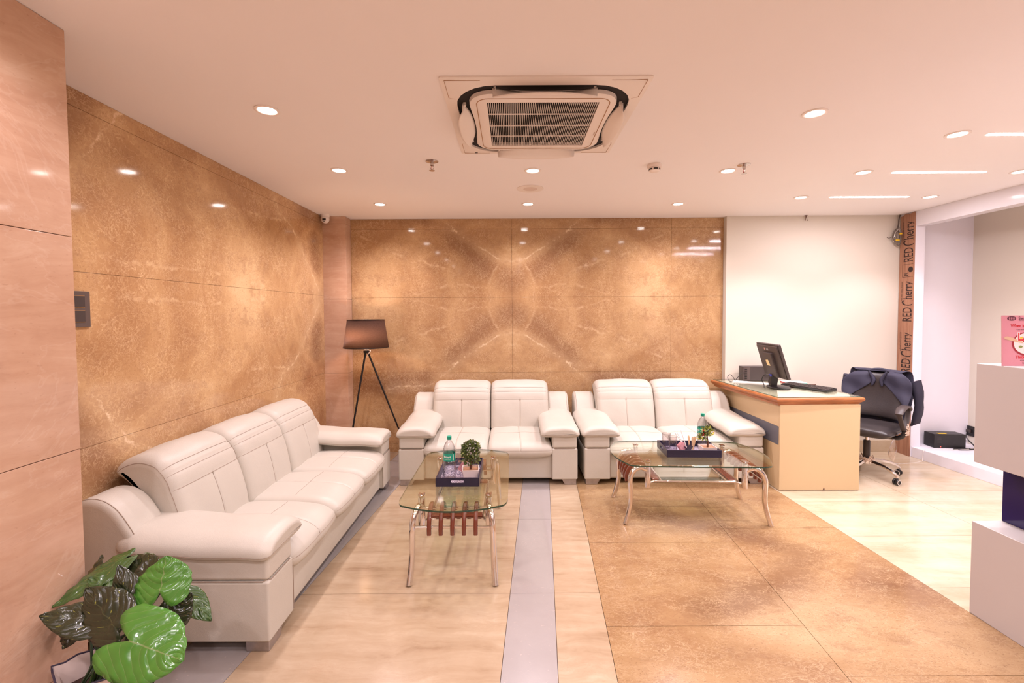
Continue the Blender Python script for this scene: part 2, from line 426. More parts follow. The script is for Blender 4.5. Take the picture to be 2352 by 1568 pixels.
floor = struct(MB().box(XL-0.2, XR+0.2, YN-0.2, YB+0.2, -0.12, -0.012).build('floor', M['grout']))
def tile(xa, xb, y0, y1, mat, g=0.0013):
    (a0, k0), (a1, k1) = xa, xb
    y0 += g; y1 -= g
    poly = [(a0+k0*y0+g, y0), (a1+k1*y0-g, y0), (a1+k1*y1-g, y1), (a0+k0*y1+g, y1)]
    return MB().prism(poly, -0.012, 0.0).build('floor_tile', mat, floor)
L_ = (XL, 0.0); S1 = (-1.72, 0.0858); S2 = (-1.3985, 0.0858); W1 = (-0.180, 0.065); W2 = (0.066, 0.0656)
B1 = (0.320, 0.0647); BJ = (1.295, 0.07); B2 = (2.44, -0.0307); T1 = (3.437, -0.02); R_ = (XR, 0.0)
def rows(ys): return list(zip(ys[:-1], ys[1:]))
Yc = [YN, -1.2, -0.28, 0.65, 1.575, 2.495, 3.415, 4.335, YB]
for y0, y1 in rows(Yc):
    tile(L_, S1, y0, y1, M['cream_floor']); tile(S1, S2, y0, y1, M['white_floor'])
    tile(S2, W1, y0, y1, M['cream_floor']); tile(W1, W2, y0, y1, M['white_floor']); tile(W2, B1, y0, y1, M['cream_floor'])
for y0, y1 in rows([YN, -1.1, 0.1, 1.3, 2.22, 3.05, 3.63, YB]):
    tile(B1, BJ, y0, y1, M['marble_floor'])
for y0, y1 in rows([YN, -0.9, 0.5, 1.9, 3.25, 4.3, YB]):
    tile(BJ, B2, y0, y1, M['marble_floor'])
for y0, y1 in rows([YN, -1.4, -0.5, 0.725, 1.325, 1.925, 2.525, 3.125, 3.705, 3.925, 4.5, YB]):
    tile(B2, T1, y0, y1, M['ivory_floor']); tile(T1, R_, y0, y1, M['ivory_floor'])

ceiling = struct(MB().box(XL-0.2, XR+0.2, YN-0.2, YB+0.2, CEIL, CEIL+0.12).build('ceiling', M['ceiling']))
wall_back = struct(MB().box(XL-0.2, XR+0.2, YB, YB+0.15, -0.012, CEIL).build('wall_back', M['joint_wall']))
zr = [0.0, 0.10, 0.905, SEAM, 2.515, CEIL]
for x0, x1 in ((-1.80, 0.002), (0.002, 1.792), (1.792, 2.375)):
    for z0, z1 in rows(zr):
        g = 0.0006
        slab('marble_slab', x0+g, x1-g, YB-0.02, YB, z0+g, z1-g, M['marble_back'], wall_back)
wall_left = struct(MB().box(XL-0.15, XL, YN, YB, -0.012, CEIL).build('wall_left', M['joint_wall']))
for y0, y1 in ((1.2, 4.97),):
    for z0, z1 in rows([0.0, 0.93, SEAM+0.02, 2.545, CEIL]):
        g = 0.0006
        slab('marble_slab', XL, XL+0.02, y0+g, y1-g, z0+g, z1-g, M['marble_side'], wall_left)
# near pier at the left, clad in pale striped stone
pier = struct(MB().box(XL, -1.69, 0.55, 1.722, 0, CEIL).build('wall_pier_near', M['joint_wall']))
for z0, z1 in rows([0.0, 0.24, 1.05, 1.862, CEIL]):
    g = 0.0012
    slab('stone_slab', -1.69, -1.67, 0.55, 1.742, z0+g, z1-g, M['pier_stone'], pier)
    slab('stone_slab', XL, -1.691, 1.722, 1.742, z0+g, z1-g, M['pier_stone'], pier)
pier2 = struct(MB().box(XL, -1.82, 4.99, YB, 0, CEIL).build('wall_pier_corner', M['joint_wall']))
for z0, z1 in rows([0.0, 0.10, 0.925, 1.735, 2.55, CEIL]):
    g = 0.001
    slab('stone_slab', XL, -1.80, 4.97, 4.99, z0+g, z1-g, M['pier_stone'], pier2)
    slab('stone_slab', -1.82, -1.80, 4.992, YB-0.0205, z0+g, z1-g, M['pier_stone'], pier2)
# cream painted wall behind the desk
wall_desk = struct(MB().box(2.376, XR+0.1, YW, YB, -0.012, CEIL).build('wall_desk', M['cream_wall']))
bb = struct(empty('baseboard_back', (0, 0, 0)))
for x0, x1 in ((2.38, 3.1), (3.1, 3.72), (3.72, 4.29)):
    slab('skirting_tile', x0+0.001, x1-0.001, YW-0.014, YW, 0.0, 0.13, M['ivory_floor'], bb)
# right hand side: glossy beam, pier, recess, platform, cream wall
struct(MB().box(XS, XS+0.12, YN, 4.87, 2.475, CEIL).build('trim_1', M['white_laminate'], bevel=0.002))
wall_pier_right = struct(MB().box(XS, XS+0.10, 4.87, YW, 0.0, CEIL).build('wall_pier_right', M['pier_paint'], bevel=0.002))
struct(MB().box(XS+0.10, XR+0.1, 4.985, YW, 0.0, CEIL).build('wall_recess', M['pier_paint']))
struct(MB().box(XR, XR+0.15, YN, YB, -0.012, CEIL).build('wall_right', M['cream_wall']))
struct(MB().box(XL-0.15, XR+0.15, YN-0.15, YN, -0.012, CEIL).build('wall_front', M['cream_wall']))
plat = struct(MB().prism([(XS+0.01, 4.869), (XS+0.1, 3.2), (XS+0.16, YN), (XR, YN), (XR, 4.985), (XS+0.101, 4.985), (XS+0.101, 4.869)], 0.0, 0.108).build('platform', [M['pier_paint']], bevel=0.003))

# ------------------------------------------------------------------ ceiling fittings
def downlight(x, y, power, col, label, z=CEIL):
    cone, blend = (150, 0.8) if col is WARM else (112, 0.5)
    o = empty('downlight', (x, y, z), 0, label, 'downlight', 'recessed ceiling downlights')
    prof = [(0.062, 0.0), (0.062, -0.004), (0.058, -0.006), (0.048, -0.006), (0.044, -0.003), (0.044, 0.0)]
    MB().lathe(prof, 28, caps=False).build('trim_ring', M['white_plastic'], o, smooth=40)
    MB().lathe([(0.0442, -0.0022), (0.03, -0.0026), (0.0001, -0.003)], 28, caps=False).build('diffuser', M['lamp_disc'], o, smooth=60)
    l = bpy.data.lights.new('downlight_beam', 'SPOT'); l.energy = power; l.color = col; l.spot_size = math.radians(cone); l.spot_blend = blend; l.shadow_soft_size = 0.045
    lo = bpy.data.objects.new('downlight_beam', l); link(lo, o); lo.location = (0, 0, -0.03)
    return o
for i, y in enumerate((2.41, 3.40, 4.44)):
    downlight(-1.27, y, P_WARM*(0.85, 1.0, 1.3)[i], WARM, ('downlight nearest the camera above the long white sofa', 'middle downlight of the row above the long sofa', 'downlight above the floor lamp, near the corner camera')[i])
for i, y in enumerate((3.43, 4.46)):
    downlight(0.162, y, P_WARM*(1.0, 1.3)[i], WARM, ('downlight directly behind the air conditioner', 'downlight between the round speaker and the marble wall')[i])
for i, y in enumerate((2.48, 3.46, 4.49)):
    downlight(1.63, y, P_WARM*(0.85, 1.0, 1.3)[i], WARM, ('large downlight to the right of the air conditioner', 'downlight beside the right sprinkler head', 'downlight above the white loveseat by the desk')[i])
for i, y in enumerate((2.78, 3.515, 4.265)):
    downlight(2.69, y, P_COOL, COOL, ('downlight at the left end of the nearest strip light', 'downlight at the left end of the middle strip light', 'downlight at the left end of the farthest strip light')[i])
    if i: downlight(3.89, y, P_COOL, COOL, ('', 'downlight at the right end of the middle strip light', 'downlight at the right end of the farthest strip light')[i])
# the grid carried on unseen behind the camera, power raised to brighten the ceiling
for x in (-1.27, 0.162, 1.63):
    for y in (1.3, 0.2, -1.0): downlight(x, y, P_HALL*(0.45 if y > 1 else 1.15), WARM, 'unseen downlight over the hall behind the camera')
for x in (2.69, 3.89):
    for y in (2.04, 0.9, -0.5): downlight(x, y, P_HALL*(0.5 if y > 1 else 1.0), COOL, 'unseen downlight over the right side of the hall behind the camera')
def strip_light(x0, x1, y, label):
    o = empty('strip_light', ((x0+x1)/2, y, CEIL), 0, label, 'strip light', 'linear ceiling strip lights')
    w_ = (x1-x0)
    MB().prism(rrect(w_, 0.034, 0.016, 5), -0.003, 0.0).build('diffuser', M['strip_disc'], o)
    b = MB(); out = rrect(w_+0.012, 0.046, 0.022, 5); inn = rrect(w_, 0.034, 0.016, 5); n = len(out)
    V = [(p[0], p[1], -0.0015) for p in out]+[(p[0], p[1], -0.0015) for p in inn]+[(p[0], p[1], 0) for p in out]
    b.add(V, [(i, (i+1) % n, n+(i+1) % n, n+i) for i in range(n)]+[(i, (i+1) % n, 2*n+(i+1) % n, 2*n+i) for i in range(n)]).build('trim', M['white_plastic'], o)
    l = bpy.data.lights.new('strip_glow', 'AREA'); l.shape = 'RECTANGLE'; l.size = w_-0.02; l.size_y = 0.025; l.energy = P_STRIP; l.color = COOL
    lo = bpy.data.objects.new('strip_glow', l); link(lo, o); lo.location = (0, 0, -0.006)
strip_light(2.87, 3.62, 2.783, 'nearest bright strip light, cut by the right edge')
strip_light(2.915, 3.632, 3.522, 'middle bright strip light in the right ceiling')
strip_light(2.955, 3.684, 4.26, 'farthest bright strip light, above the desk')
strip_light(2.9, 3.62, 2.04, 'strip light over the hall behind the camera')

def ceiling_ac():
    o = empty('ceiling_air_conditioner', (0.16, 2.565, CEIL), 0, 'square white four-way cassette air conditioner set in the ceiling', 'air conditioner')
    s = 0.485
    # outer frame: square plate with a rounded-square opening
    out = rrect(2*s, 2*s, 0.012, 6); inn = rrect(0.86, 0.86, 0.20, 6); n = len(out)
    b = MB()
    V = [(p[0], p[1], 0.0) for p in out]+[(p[0], p[1], -0.007) for p in out]+[(p[0], p[1], -0.016) for p in inn]+[(p[0], p[1], 0.0) for p in inn]
    for k in range(3): b.add([], [])
    b.add(V, [(k*n+i, k*n+(i+1) % n, (k+1)*n+(i+1) % n, (k+1)*n+i) for k in range(3) for i in range(n)])
    fr = b.build('frame', M['ac_white'], o, smooth=30)
    for sx in (-1, 1):
        for sy in (-1, 1):
            q = MB()
            q.tube([(sx*(s-0.022), sy*0.30, -0.0105), (sx*(s-0.022), sy*(s-0.022), -0.0105), (sx*0.30, sy*(s-0.022), -0.0105)], 0.0016, 5)
            q.tube([(sx*(s-0.022), sy*0.30, -0.0105), (sx*0.43, sy*0.295, -0.0145)], 0.0012, 5)
            q.build('corner_cover_line', M['joint_wall'], fr)
    # air channel
    MB().prism(rrect(0.862, 0.862, 0.2, 6), -0.004, 0.0).build('air_channel', M['ac_dark'], o)
    # centre panel
    pan, hole = [], []
    for i in range(96):
        a = 2*PI*(i+0.5)/96; ca, sa = math.cos(a), math.sin(a)
        rr = 0.376/(abs(ca)**6+abs(sa)**6)**(1/6)
        x, y = rr*ca, rr*sa
        x *= 1-0.055*max(0, 1-(y/0.27)**2); y *= 1-0.055*max(0, 1-(x/0.27)**2)
        pan.append((x, y)); k_ = min(0.2775/max(abs(ca), 1e-6), 0.2875/max(abs(sa), 1e-6)); hole.append((k_*ca, k_*sa))
    for cx_, cy_ in ((1, 1), (-1, 1), (-1, -1), (1, -1)):
        j = min(range(96), key=lambda i_: (hole[i_][0]-cx_*0.2775)**2+(hole[i_][1]-cy_*0.2875)**2); hole[j] = (cx_*0.2775, cy_*0.2875)
    n = 96
    b = MB()
    V = [(p[0], p[1], -0.006) for p in pan]+[(p[0]*0.995, p[1]*0.995, -0.024) for p in pan]+[(p[0]*0.97, p[1]*0.97, -0.030) for p in pan]+[(p[0], p[1], -0.030) for p in hole]+[(p[0], p[1], -0.008) for p in hole]
    b.add(V, [(k*n+i, k*n+(i+1) % n, (k+1)*n+(i+1) % n, (k+1)*n+i) for k in range(4) for i in range(n)])
    cp = b.build('centre_panel', M['ac_white'], o, smooth=35)
    MB().tube([(p[0], p[1], -0.0302) for p in rrect(0.66, 0.66, 0.06, 6)], 0.0022, 6, closed=True).build('panel_line', M['joint_wall'], cp)
    MB().prism(rrect(0.556, 0.576, 0.012, 4), -0.0085, -0.005).build('filter', M['ac_dark'], o)
    b = MB()
    for i in range(57):
        x = -0.27+0.54*i/56; b.box(x-0.0010, x+0.0010, -0.286, 0.286, -0.026, -0.020)
    g = b.build('grille_bar', M['ac_white'], o); g['kind'] = 'stuff'
    for yy in (-0.145, 0.0, 0.145):
        MB().box(-0.277, 0.277, yy-0.0022, yy+0.0022, -0.027, -0.020).build('grille_crossbar', M['ac_white'], o, bevel=0.001)
    # four louvre flaps, curved, hanging open
    for k in range(4):
        rows_ = []
        for i in range(9):
            t_ = i/8-0.5
            row = []
            for j in range(15):
                q_ = j/14*2-1; wv = 0.080*(1-abs(q_)**2.6)
                x = q_*0.245; y = 0.404+t_*wv*1.0; z = -0.014-0.040*(0.5+t_)-0.010*math.cos(PI*t_)
                p = Matrix.Rotation(k*PI/2, 3, 'Z') @ Vector((x, y, z)); row.append(p)
            rows_.append(row)
        f = MB().grid(rows_).build('louvre_flap', M['ac_white'], o, smooth=60)
        so = f.modifiers.new('solid', 'SOLIDIFY'); so.thickness = 0.006
        for sgn in (-1, 1):
            p = Matrix.Rotation(k*PI/2, 4, 'Z')
            MB().box(sgn*0.235-0.006, sgn*0.235+0.006, 0.385, 0.40, -0.022, -0.004, M=p).build('flap_hinge', M['ac_white'], f, bevel=0.002)
    MB().box(-0.395, -0.378, 0.45, 0.458, -0.0145, -0.011).build('sticker', M['black_print'], o)
    lettering('logo', 'DAIKIN', 0.014, lambda x, y: (0.315+y, 0.1-x, -0.0306), M['joint_wall'], o)
ceiling_ac()
def sprinkler(x, y, label):
    o = empty('sprinkler', (x, y, CEIL), 0.4, label, 'sprinkler', 'ceiling fire sprinklers')
    MB().lathe([(0.045, 0.0), (0.045, -0.003), (0.02, -0.012), (0.012, -0.012)], 20).build('rosette', M['steel'], o, smooth=40)
    MB().lathe([(0.012, -0.01), (0.012, -0.03), (0.007, -0.034)], 12).build('body', M['steel'], o, smooth=40)
    b = MB()
    for s in (-1, 1): b.tube([(s*0.010, 0, -0.03), (s*0.014, 0, -0.042), (s*0.003, 0, -0.062)], 0.0022, 6)
    b.build('yoke', M['steel'], o, smooth=60)
    MB().tube([(0, 0, -0.034), (0, 0, -0.058)], 0.003, 8).build('glass_bulb', M['red_print'], o, smooth=60)
    MB().lathe([(0.0001, -0.062), (0.02, -0.063), (0.02, -0.066), (0.0001, -0.066)], 18).build('deflector', M['steel'], o, smooth=40)
sprinkler(-0.553, 3.215, 'chrome fire sprinkler in the ceiling left of the air conditioner')
sprinkler(1.681, 3.324, 'chrome fire sprinkler in the ceiling beside a right downlight')
o = empty('smoke_detector', (1.031, 3.314, CEIL), 0, 'round white smoke detector on the ceiling right of the air conditioner', 'smoke detector')
MB().lathe([(0.05, 0.0), (0.052, -0.012), (0.048, -0.022), (0.03, -0.024)], 28).build('base', M['white_plastic'], o, smooth=40)
MB().lathe([(0.036, -0.022), (0.04, -0.03), (0.038, -0.044), (0.028, -0.05), (0.0001, -0.051)], 28).build('chamber', M['white_plastic'], o, smooth=40)
b = MB()
for k in range(6):
    a0 = k*PI/3+0.1; b.grid([[(0.0405*math.cos(a0+0.8*j/5), 0.0405*math.sin(a0+0.8*j/5), z) for j in range(6)] for z in (-0.031, -0.041)])
b.build('vent', M['black'], o, recalc=False)
o = empty('ceiling_speaker', (0.162, 3.92, CEIL), 0, 'flat round white speaker grille flush in the ceiling', 'speaker')
MB().lathe([(0.115, 0.0), (0.115, -0.004), (0.108, -0.006), (0.1, -0.005)], 40).build('rim', M['ac_white'], o, smooth=40)
MB().lathe([(0.099, -0.004), (0.06, -0.005), (0.0001, -0.0055)], 40, caps=False).build('grille', plain('speaker_mesh', c(222, 204, 192), 0.6, bump=0.5, bscale=400), o, smooth=60)
o = empty('security_camera', (-1.985, 4.895, CEIL), 0, 'small white dome security camera in the ceiling corner', 'camera')
MB().lathe([(0.045, 0.0), (0.046, -0.02), (0.04, -0.03), (0.02, -0.032)], 24).build('base', M['white_plastic'], o, smooth=40)
MB().sphere((0, -0.005, -0.045), 0.045, 20, 12).build('ball', M['white_plastic'], o, smooth=80)
lm = Matrix.Translation((0.004, -0.045, -0.056))
MB().box(-0.018, 0.018, -0.006, 0.004, -0.012, 0.010, M=lm).build('lens_window', M['black'], o, bevel=0.003)
MB().box(-0.009, 0.009, -0.001, 0.006, -0.026, -0.020, M=lm).build('sensor', M['dark_grey'], o)
# stub of wires poking out where ceiling meets cream wall
o = empty('wire_stub', (3.24, YW-0.012, CEIL), 0, 'two short brown wire ends hanging from the ceiling above the desk', 'wires')
MB().lathe([(0.016, 0.0), (0.016, -0.003), (0.0001, -0.004)], 12).build('cap', M['bark'], o)
for sx in (-0.012, 0.014): MB().tube(catmull([(0, 0, 0), (sx*0.4, -0.006, -0.03), (sx, -0.008, -0.06)], 4), 0.0025, 6).build('wire', M['bark'], o, smooth=60)

# ------------------------------------------------------------------ plywood strip with print
ply_m = NT('plywood_face'); _p = ply_m.vm('MULTIPLY', ply_m.pos(), (1, 14, 1.2))
ply_m.base(ply_m.ramp(ply_m.noise(_p, 3.0, 5, 0.6).outputs[0], [(0.3, c(146, 100, 76)), (0.7, c(176, 130, 102))])).p(rough=0.65); ply_m = ply_m.m
ply = empty('plywood_strip', (XS, 4.96, 0), 0, 'tall brown printed plywood strip on the pier beside the cream wall', 'plywood strip')
MB().prism([(-0.085, 0.0), (0.092, 0.0), (0.092, 2.60), (0.05, CEIL-0.012), (0.02, CEIL-0.004), (-0.03, CEIL-0.012), (-0.085, CEIL-0.002)], -0.014, -0.0005, 'x').build('board', ply_m, ply)
def ply_fn(z0, base):   # text x -> up, text up -> +Y (image left); clipped at the right edge of the board
    return lambda x, y: (-0.0148, max(-0.0845, base+y), z0+x)
for z0 in (0.40, 0.98, 1.535, 2.18):
    lettering('lettering', 'RED', 0.165, ply_fn(z0, -0.076), M['black_print'], ply, bold=0.0012, sx=0.52)
    lettering('lettering', 'C', 0.23, ply_fn(z0+0.125, -0.11), M['black_print'], ply, sx=0.42)
    lettering('lettering', 'herry', 0.165, ply_fn(z0+0.26, -0.076), M['black_print'], ply, bold=0.0012, sx=0.54)
    lettering('fine_print', 'mali mali maliya plywood', 0.026, ply_fn(z0+0.255, 0.045), M['black_print'], ply, sx=0.8)
b = MB()
for (za, zb, ya, yb) in ((1.94, 1.943, -0.084, 0.05), (2.075, 2.078, -0.084, 0.05)): b.box(-0.0149, -0.0146, ya, yb, za, zb)
b.box(-0.0149, -0.0146, 0.047, 0.050, 1.94, 2.078).build('stamp_frame', M['black_print'], ply)
lettering('stamp', 'R', 0.07, ply_fn(1.97, -0.02), M['black_print'], ply)
MB().prism(circ(-0.052, 2.02, 0.03, 14), -0.0149, -0.0146, 'x').build('stamp_disc', M['black_print'], ply)
# coil of grey cable hanging on the wall next to it
o = empty('cable_coil', (4.225, YW-0.04, 2.385), 0, 'bundle of grey cable tied with yellow tape hanging by the plywood', 'cable')
rng = random.Random(3)
for k in range(7):
    ph = rng.uniform(-0.5, 0.5); rx = 0.032+rng.uniform(-0.008, 0.008); rz = 0.075+rng.uniform(-0.012, 0.012)
    pts = [(rx*math.cos(a)*math.cos(ph*0.6)+0.01*math.sin(2*a+k)+rng.uniform(-0.006, 0.006), -0.008+0.016*math.sin(a*1.0+k), rz*math.sin(a)+0.02*math.cos(a+k)) for a in np.linspace(0, 2*PI, 22)[:-1]]
    MB().tube(pts, 0.0042, 6, closed=True).build('cable_loop', M['steel'] if k == 3 else plain('cable_grey', c(120, 108, 98), 0.5), o, smooth=60)
MB().tube(catmull([(0.0, 0, 0.06), (0.02, 0.01, 0.13), (0.035, 0.02, 0.2), (0.045, 0.02, 0.243)], 5), 0.006, 6).build('cable_lead', plain('cable_dark', c(90, 78, 70), 0.5), o, smooth=60)
MB().tube(catmull([(-0.03, 0, 0.01), (-0.06, 0, 0.0), (-0.085, 0, -0.012), (-0.11, 0.0, -0.005)], 5), 0.0035, 6).build('cable_end', plain('cable_dark2', c(110, 96, 86), 0.5), o, smooth=60)
MB().box(-0.036, 0.008, -0.03, -0.022, -0.045, -0.03).build('tape', M['yellow'], o, bevel=0.004)
MB().box(0.004, 0.034, -0.03, -0.022, 0.022, 0.036).build('tape', M['yellow'], o, bevel=0.004)

# ------------------------------------------------------------------ sofas
def loft(profile, s0, s1, r0, n_s, mp, seams_t=(), mid_seam=None, M_=110, crown=0.0, wob=0.004, ph=0.0, squeeze=None, rx=None):
    """profile: closed (p, q) control points -> smooth section, carried from s0 to s1 with rounded ends.
       mp(s, p, q) -> xyz.  Returns (MB, surface) with surface(s, t) for laying seams on it."""
    base = catmull(profile, 12, True)
    d = np.r_[0, np.cumsum(np.linalg.norm(np.diff(np.vstack([base, base[:1]]), axis=0), axis=1))]
    tt = np.linspace(0, 1, M_, endpoint=False)
    bx = np.interp(tt*d[-1], d, np.r_[base[:, 0], base[0, 0]]); by = np.interp(tt*d[-1], d, np.r_[base[:, 1], base[0, 1]])
    P = np.c_[bx, by]
    tan = np.roll(P, -1, 0)-np.roll(P, 1, 0); nrm = np.c_[tan[:, 1], -tan[:, 0]]; nrm /= np.linalg.norm(nrm, axis=1)[:, None]
    if (P[:, 0]*np.roll(P[:, 1], -1)-np.roll(P[:, 0], -1)*P[:, 1]).sum() < 0: nrm = -nrm
    for _ in range(3): nrm = (nrm+np.roll(nrm, 1, 0)+np.roll(nrm, -1, 0)); nrm /= np.linalg.norm(nrm, axis=1)[:, None]
    def section(s):
        dd = min(s-s0, s1-s); rr = rx or r0
        ins = 0.0
        if dd < rr:
            k = 1-dd/rr; ins = r0*(1-math.sqrt(max(0, 1-k*k)))
        u = (s-s0)/(s1-s0)*2-1
        off = np.full(M_, crown*(1-u*u)-ins)
        off += wob*np.sin(tt*19+u*3.1+ph)*np.cos(u*4.3+ph*1.7)
        for ts in seams_t:
            dt = np.abs((tt-ts+0.5) % 1-0.5)*d[-1]; off -= 0.006*np.exp(-(dt/0.006)**2)
        if mid_seam:
            sm, ta, tb = mid_seam
            m = ((tt-ta) % 1) < ((tb-ta) % 1)
            off -= np.where(m, 0.006*math.exp(-((s-sm)/0.007)**2), 0)
        return P+nrm*off[:, None]
    st = set()
    for i in range(9):
        a = i/8*PI/2; rr = rx or r0
        st.add(round(s0+rr*(1-math.cos(a)), 6)); st.add(round(s1-rr*(1-math.cos(a)), 6))
    for x in np.linspace(s0+(rx or r0), s1-(rx or r0), n_s): st.add(round(float(x), 6))
    if mid_seam:
        for e in (-0.014, -0.008, -0.004, 0, 0.004, 0.008, 0.014): st.add(round(mid_seam[0]+e, 6))
    st = sorted(st)
    def place(s, pq):
        if squeeze: s = squeeze(s, pq)
        return mp(s, pq[0], pq[1])
    rows_ = [[place(s, q) for q in section(s)] for s in st]
    b = MB(); b.grid(rows_, closed_v=True)
    for row, s in ((rows_[0], s0), (rows_[-1], s1)):
        cc = np.mean(np.array(row), axis=0); k = len(b.v)
        b.add([cc]+row, [(0, 1+i, 1+(i+1) % M_) for i in range(M_)])
    def surf(s, t, out=0.0):
        S = section(s); x = t*M_; i = int(x) % M_; f = x-int(x)
        q = S[i]*(1-f)+S[(i+1) % M_]*f+nrm[i]*(out+0.0)
        return place(s, q)
    return b, surf
def t_of(profile, pq, M_=110):
    """parameter of the profile point nearest to pq"""
    base = catmull(profile, 12, True)
    d = np.r_[0, np.cumsum(np.linalg.norm(np.diff(np.vstack([base, base[:1]]), axis=0), axis=1))]
    i = int(np.argmin(((base-np.array(pq))**2).sum(1)))
    return d[i]/d[-1]
def arc_t(ta, tb, n=26):
    sp = (tb-ta) % 1
    return [(ta+sp*i/n) % 1 for i in range(n+1)]
BACK = [(-0.40, 0.37), (-0.405, 0.44), (-0.375, 0.58), (-0.345, 0.68), (-0.315, 0.755), (-0.25, 0.825), (-0.15, 0.848), (-0.05, 0.815), (-0.02, 0.76), (-0.09, 0.70), (-0.15, 0.60), (-0.18, 0.45), (-0.20, 0.36), (-0.30, 0.345)]
SEAT = [(-0.30, 0.30), (-0.30, 0.385), (-0.40, 0.402), (-0.55, 0.408), (-0.75, 0.402), (-0.87, 0.385), (-0.935, 0.345), (-0.945, 0.305), (-0.925, 0.272), (-0.88, 0.265), (-0.75, 0.275), (-0.5, 0.28), (-0.34, 0.27)]
def sofa(name, W, n, loc, rz, label, cat_group):
    D = 0.92; aw = 0.235
    o = empty(name, loc, rz, label, 'sofa', cat_group)
    X = W/2
    mpx = lambda s, p, q: (s, p, q)
    MB().box(-X+aw-0.01, X-aw+0.01, -D+0.03, -0.06, 0.05, 0.30).build('base', M['leather'], o, bevel=0.018, bseg=3)
    MB().box(-X+0.03, X-0.03, -0.14, -0.02, 0.05, 0.66).build('back_panel', M['leather'], o, bevel=0.03, bseg=3)
    for s in (-1, 1):
        xa, xb = (s*X, s*(X-aw)); x0, x1 = min(xa, xb), max(xa, xb)
        MB().box(x0, x1, -D, -0.03, 0.05, 0.335).build('arm_base', M['leather'], o, bevel=0.012, bseg=3)
        ap = MB().box(x0+0.004, x1+(-s)*0.0-0.004, -D+0.002, -0.05, 0.336, 0.472).build('arm_panel', M['leather'], o, bevel=0.02, bseg=4)
        b = MB(); zz = 0.3355
        b.tube([(x0+0.006, -0.1, zz), (x0+0.002, -D+0.03, zz), (x0+0.03, -D+0.002, zz), (x1-0.03, -D+0.002, zz), (x1-0.002, -D+0.03, zz)], 0.0028, 6)
        b.build('seam', M['seam'], ap, smooth=60)
        # padded armrest, wider than the arm, overhanging inwards
        c0 = s*(X-aw/2-0.036)
        hw = 0.178
        PAD = [(c0-hw, 0.468), (c0-hw+0.018, 0.512), (c0-0.085, 0.545), (c0+0.085, 0.545), (c0+hw-0.018, 0.512), (c0+hw, 0.468), (c0+hw-0.025, 0.444), (c0+0.06, 0.438), (c0-0.06, 0.438), (c0-hw+0.025, 0.444)]
        mpy = lambda q_, p, z: (p, q_, z)
        dip = lambda q_, p, z: (p, q_, z + 0.03*max(0, min(1, (q_+0.60)/0.4)) - 0.012*max(0, (-q_-0.75)/0.2))
        bm_, sf = loft(PAD, -D-0.015, -0.22, 0.034, 18, dip, wob=0.003, ph=s, rx=0.06)
        pad = bm_.build('armrest_pad', M['leather'], o, smooth=180)
        ta, tb = t_of(PAD, (c0-hw, 0.466)), t_of(PAD, (c0+hw, 0.466))
        q = MB()
        ys = [-D-0.0149+0.06*(1-math.cos(a)) for a in np.linspace(0.03, PI/2, 10)]+list(np.linspace(-D+0.06, -0.26, 12))
        left = [sf(y, ta, 0.001) for y in ys]; right = [sf(y, tb, 0.001) for y in ys]
        q.tube([Vector(p) for p in left[::-1]]+[Vector(p) for p in right], 0.0014, 6).build('seam', M['seam'], pad, smooth=60)
        # curved shoulder beside the back cushions
        SH = [(-0.02, 0.34), (-0.01, 0.55), (-0.015, 0.66), (-0.06, 0.712), (-0.14, 0.715), (-0.215, 0.67), (-0.28, 0.58), (-0.335, 0.48), (-0.40, 0.40), (-0.40, 0.34), (-0.2, 0.32)]
        xi = s*(X-0.215)
        e0, e1 = min(s*X, xi), max(s*X, xi)
        bm_, sf = loft(SH, e0, e1, 0.03, 8, mpx, wob=0.001)
        sh = bm_.build('shoulder', M['leather'], o, smooth=180)
        xs_ = s*(X-0.02)
        q = MB(); q.tube([sf(xs_, t, 0.0005) for t in arc_t(t_of(SH, (-0.40, 0.42)) if False else t_of(SH, (-0.02, 0.6)), t_of(SH, (-0.39, 0.41)), 30)], 0.002, 6)
        q.build('seam', M['seam'], sh, smooth=60)
        # feet
        for yy in (-D+0.01, -0.22):
            xo = s*(X-0.012); xi2 = s*(X-0.145); xi3 = s*(X-0.115)
            MB().prism([(xo, 0.0), (xo, 0.052), (xi2, 0.052), (xi3, 0.0)], yy, yy+0.11, 'y').build('foot', M['foot_metal'], o, bevel=0.004)
        # vertical seam on the front between arm and base
        MB().tube([(s*(X-aw), -D+0.002, 0.29), (s*(X-aw), -D+0.002, 0.06)], 0.0025, 6).build('seam', M['seam'], o)
    inner = W-2*0.215
    cw = inner/n
    th = (t_of(BACK, (-0.345, 0.68)), t_of(BACK, (-0.315, 0.755)), t_of(BACK, (-0.285, 0.795)))
    tbot = t_of(BACK, (-0.405, 0.40))
    for i in range(n):
        x0 = -inner/2+i*cw; x1 = x0+cw; xm = (x0+x1)/2
        up = th[0] > tbot
        ms = (xm, tbot, th[0]) if True else None
        def lean(s_, pq, xm=xm, cw=cw):
            # head part a little wider than the bottom
            return s_
        bm_, sf = loft(BACK, x0+0.002, x1-0.002, 0.05, 18, mpx, seams_t=th, mid_seam=ms, crown=0.012, wob=0.003, ph=i*1.3, squeeze=lean, rx=0.06)
        bc = bm_.build('back_cushion', M['leather'], o, smooth=180)
        for tq in th:
            MB().tube([sf(x, tq, 0.0006) for x in np.linspace(x0+0.012, x1-0.012, 26)], 0.0013, 5).build('seam', M['seam'], bc, smooth=60)
        MB().tube([sf(xm, t, 0.0006) for t in arc_t(tbot, th[0], 14)], 0.0013, 5).build('seam', M['seam'], bc, smooth=60)
        for xe in (x0+0.006, x1-0.006):
            MB().tube([sf(xe, t, 0.001) for t in arc_t(tbot, t_of(BACK, (-0.02, 0.77)), 40)], 0.0015, 5).build('piping', M['seam'], bc, smooth=60)
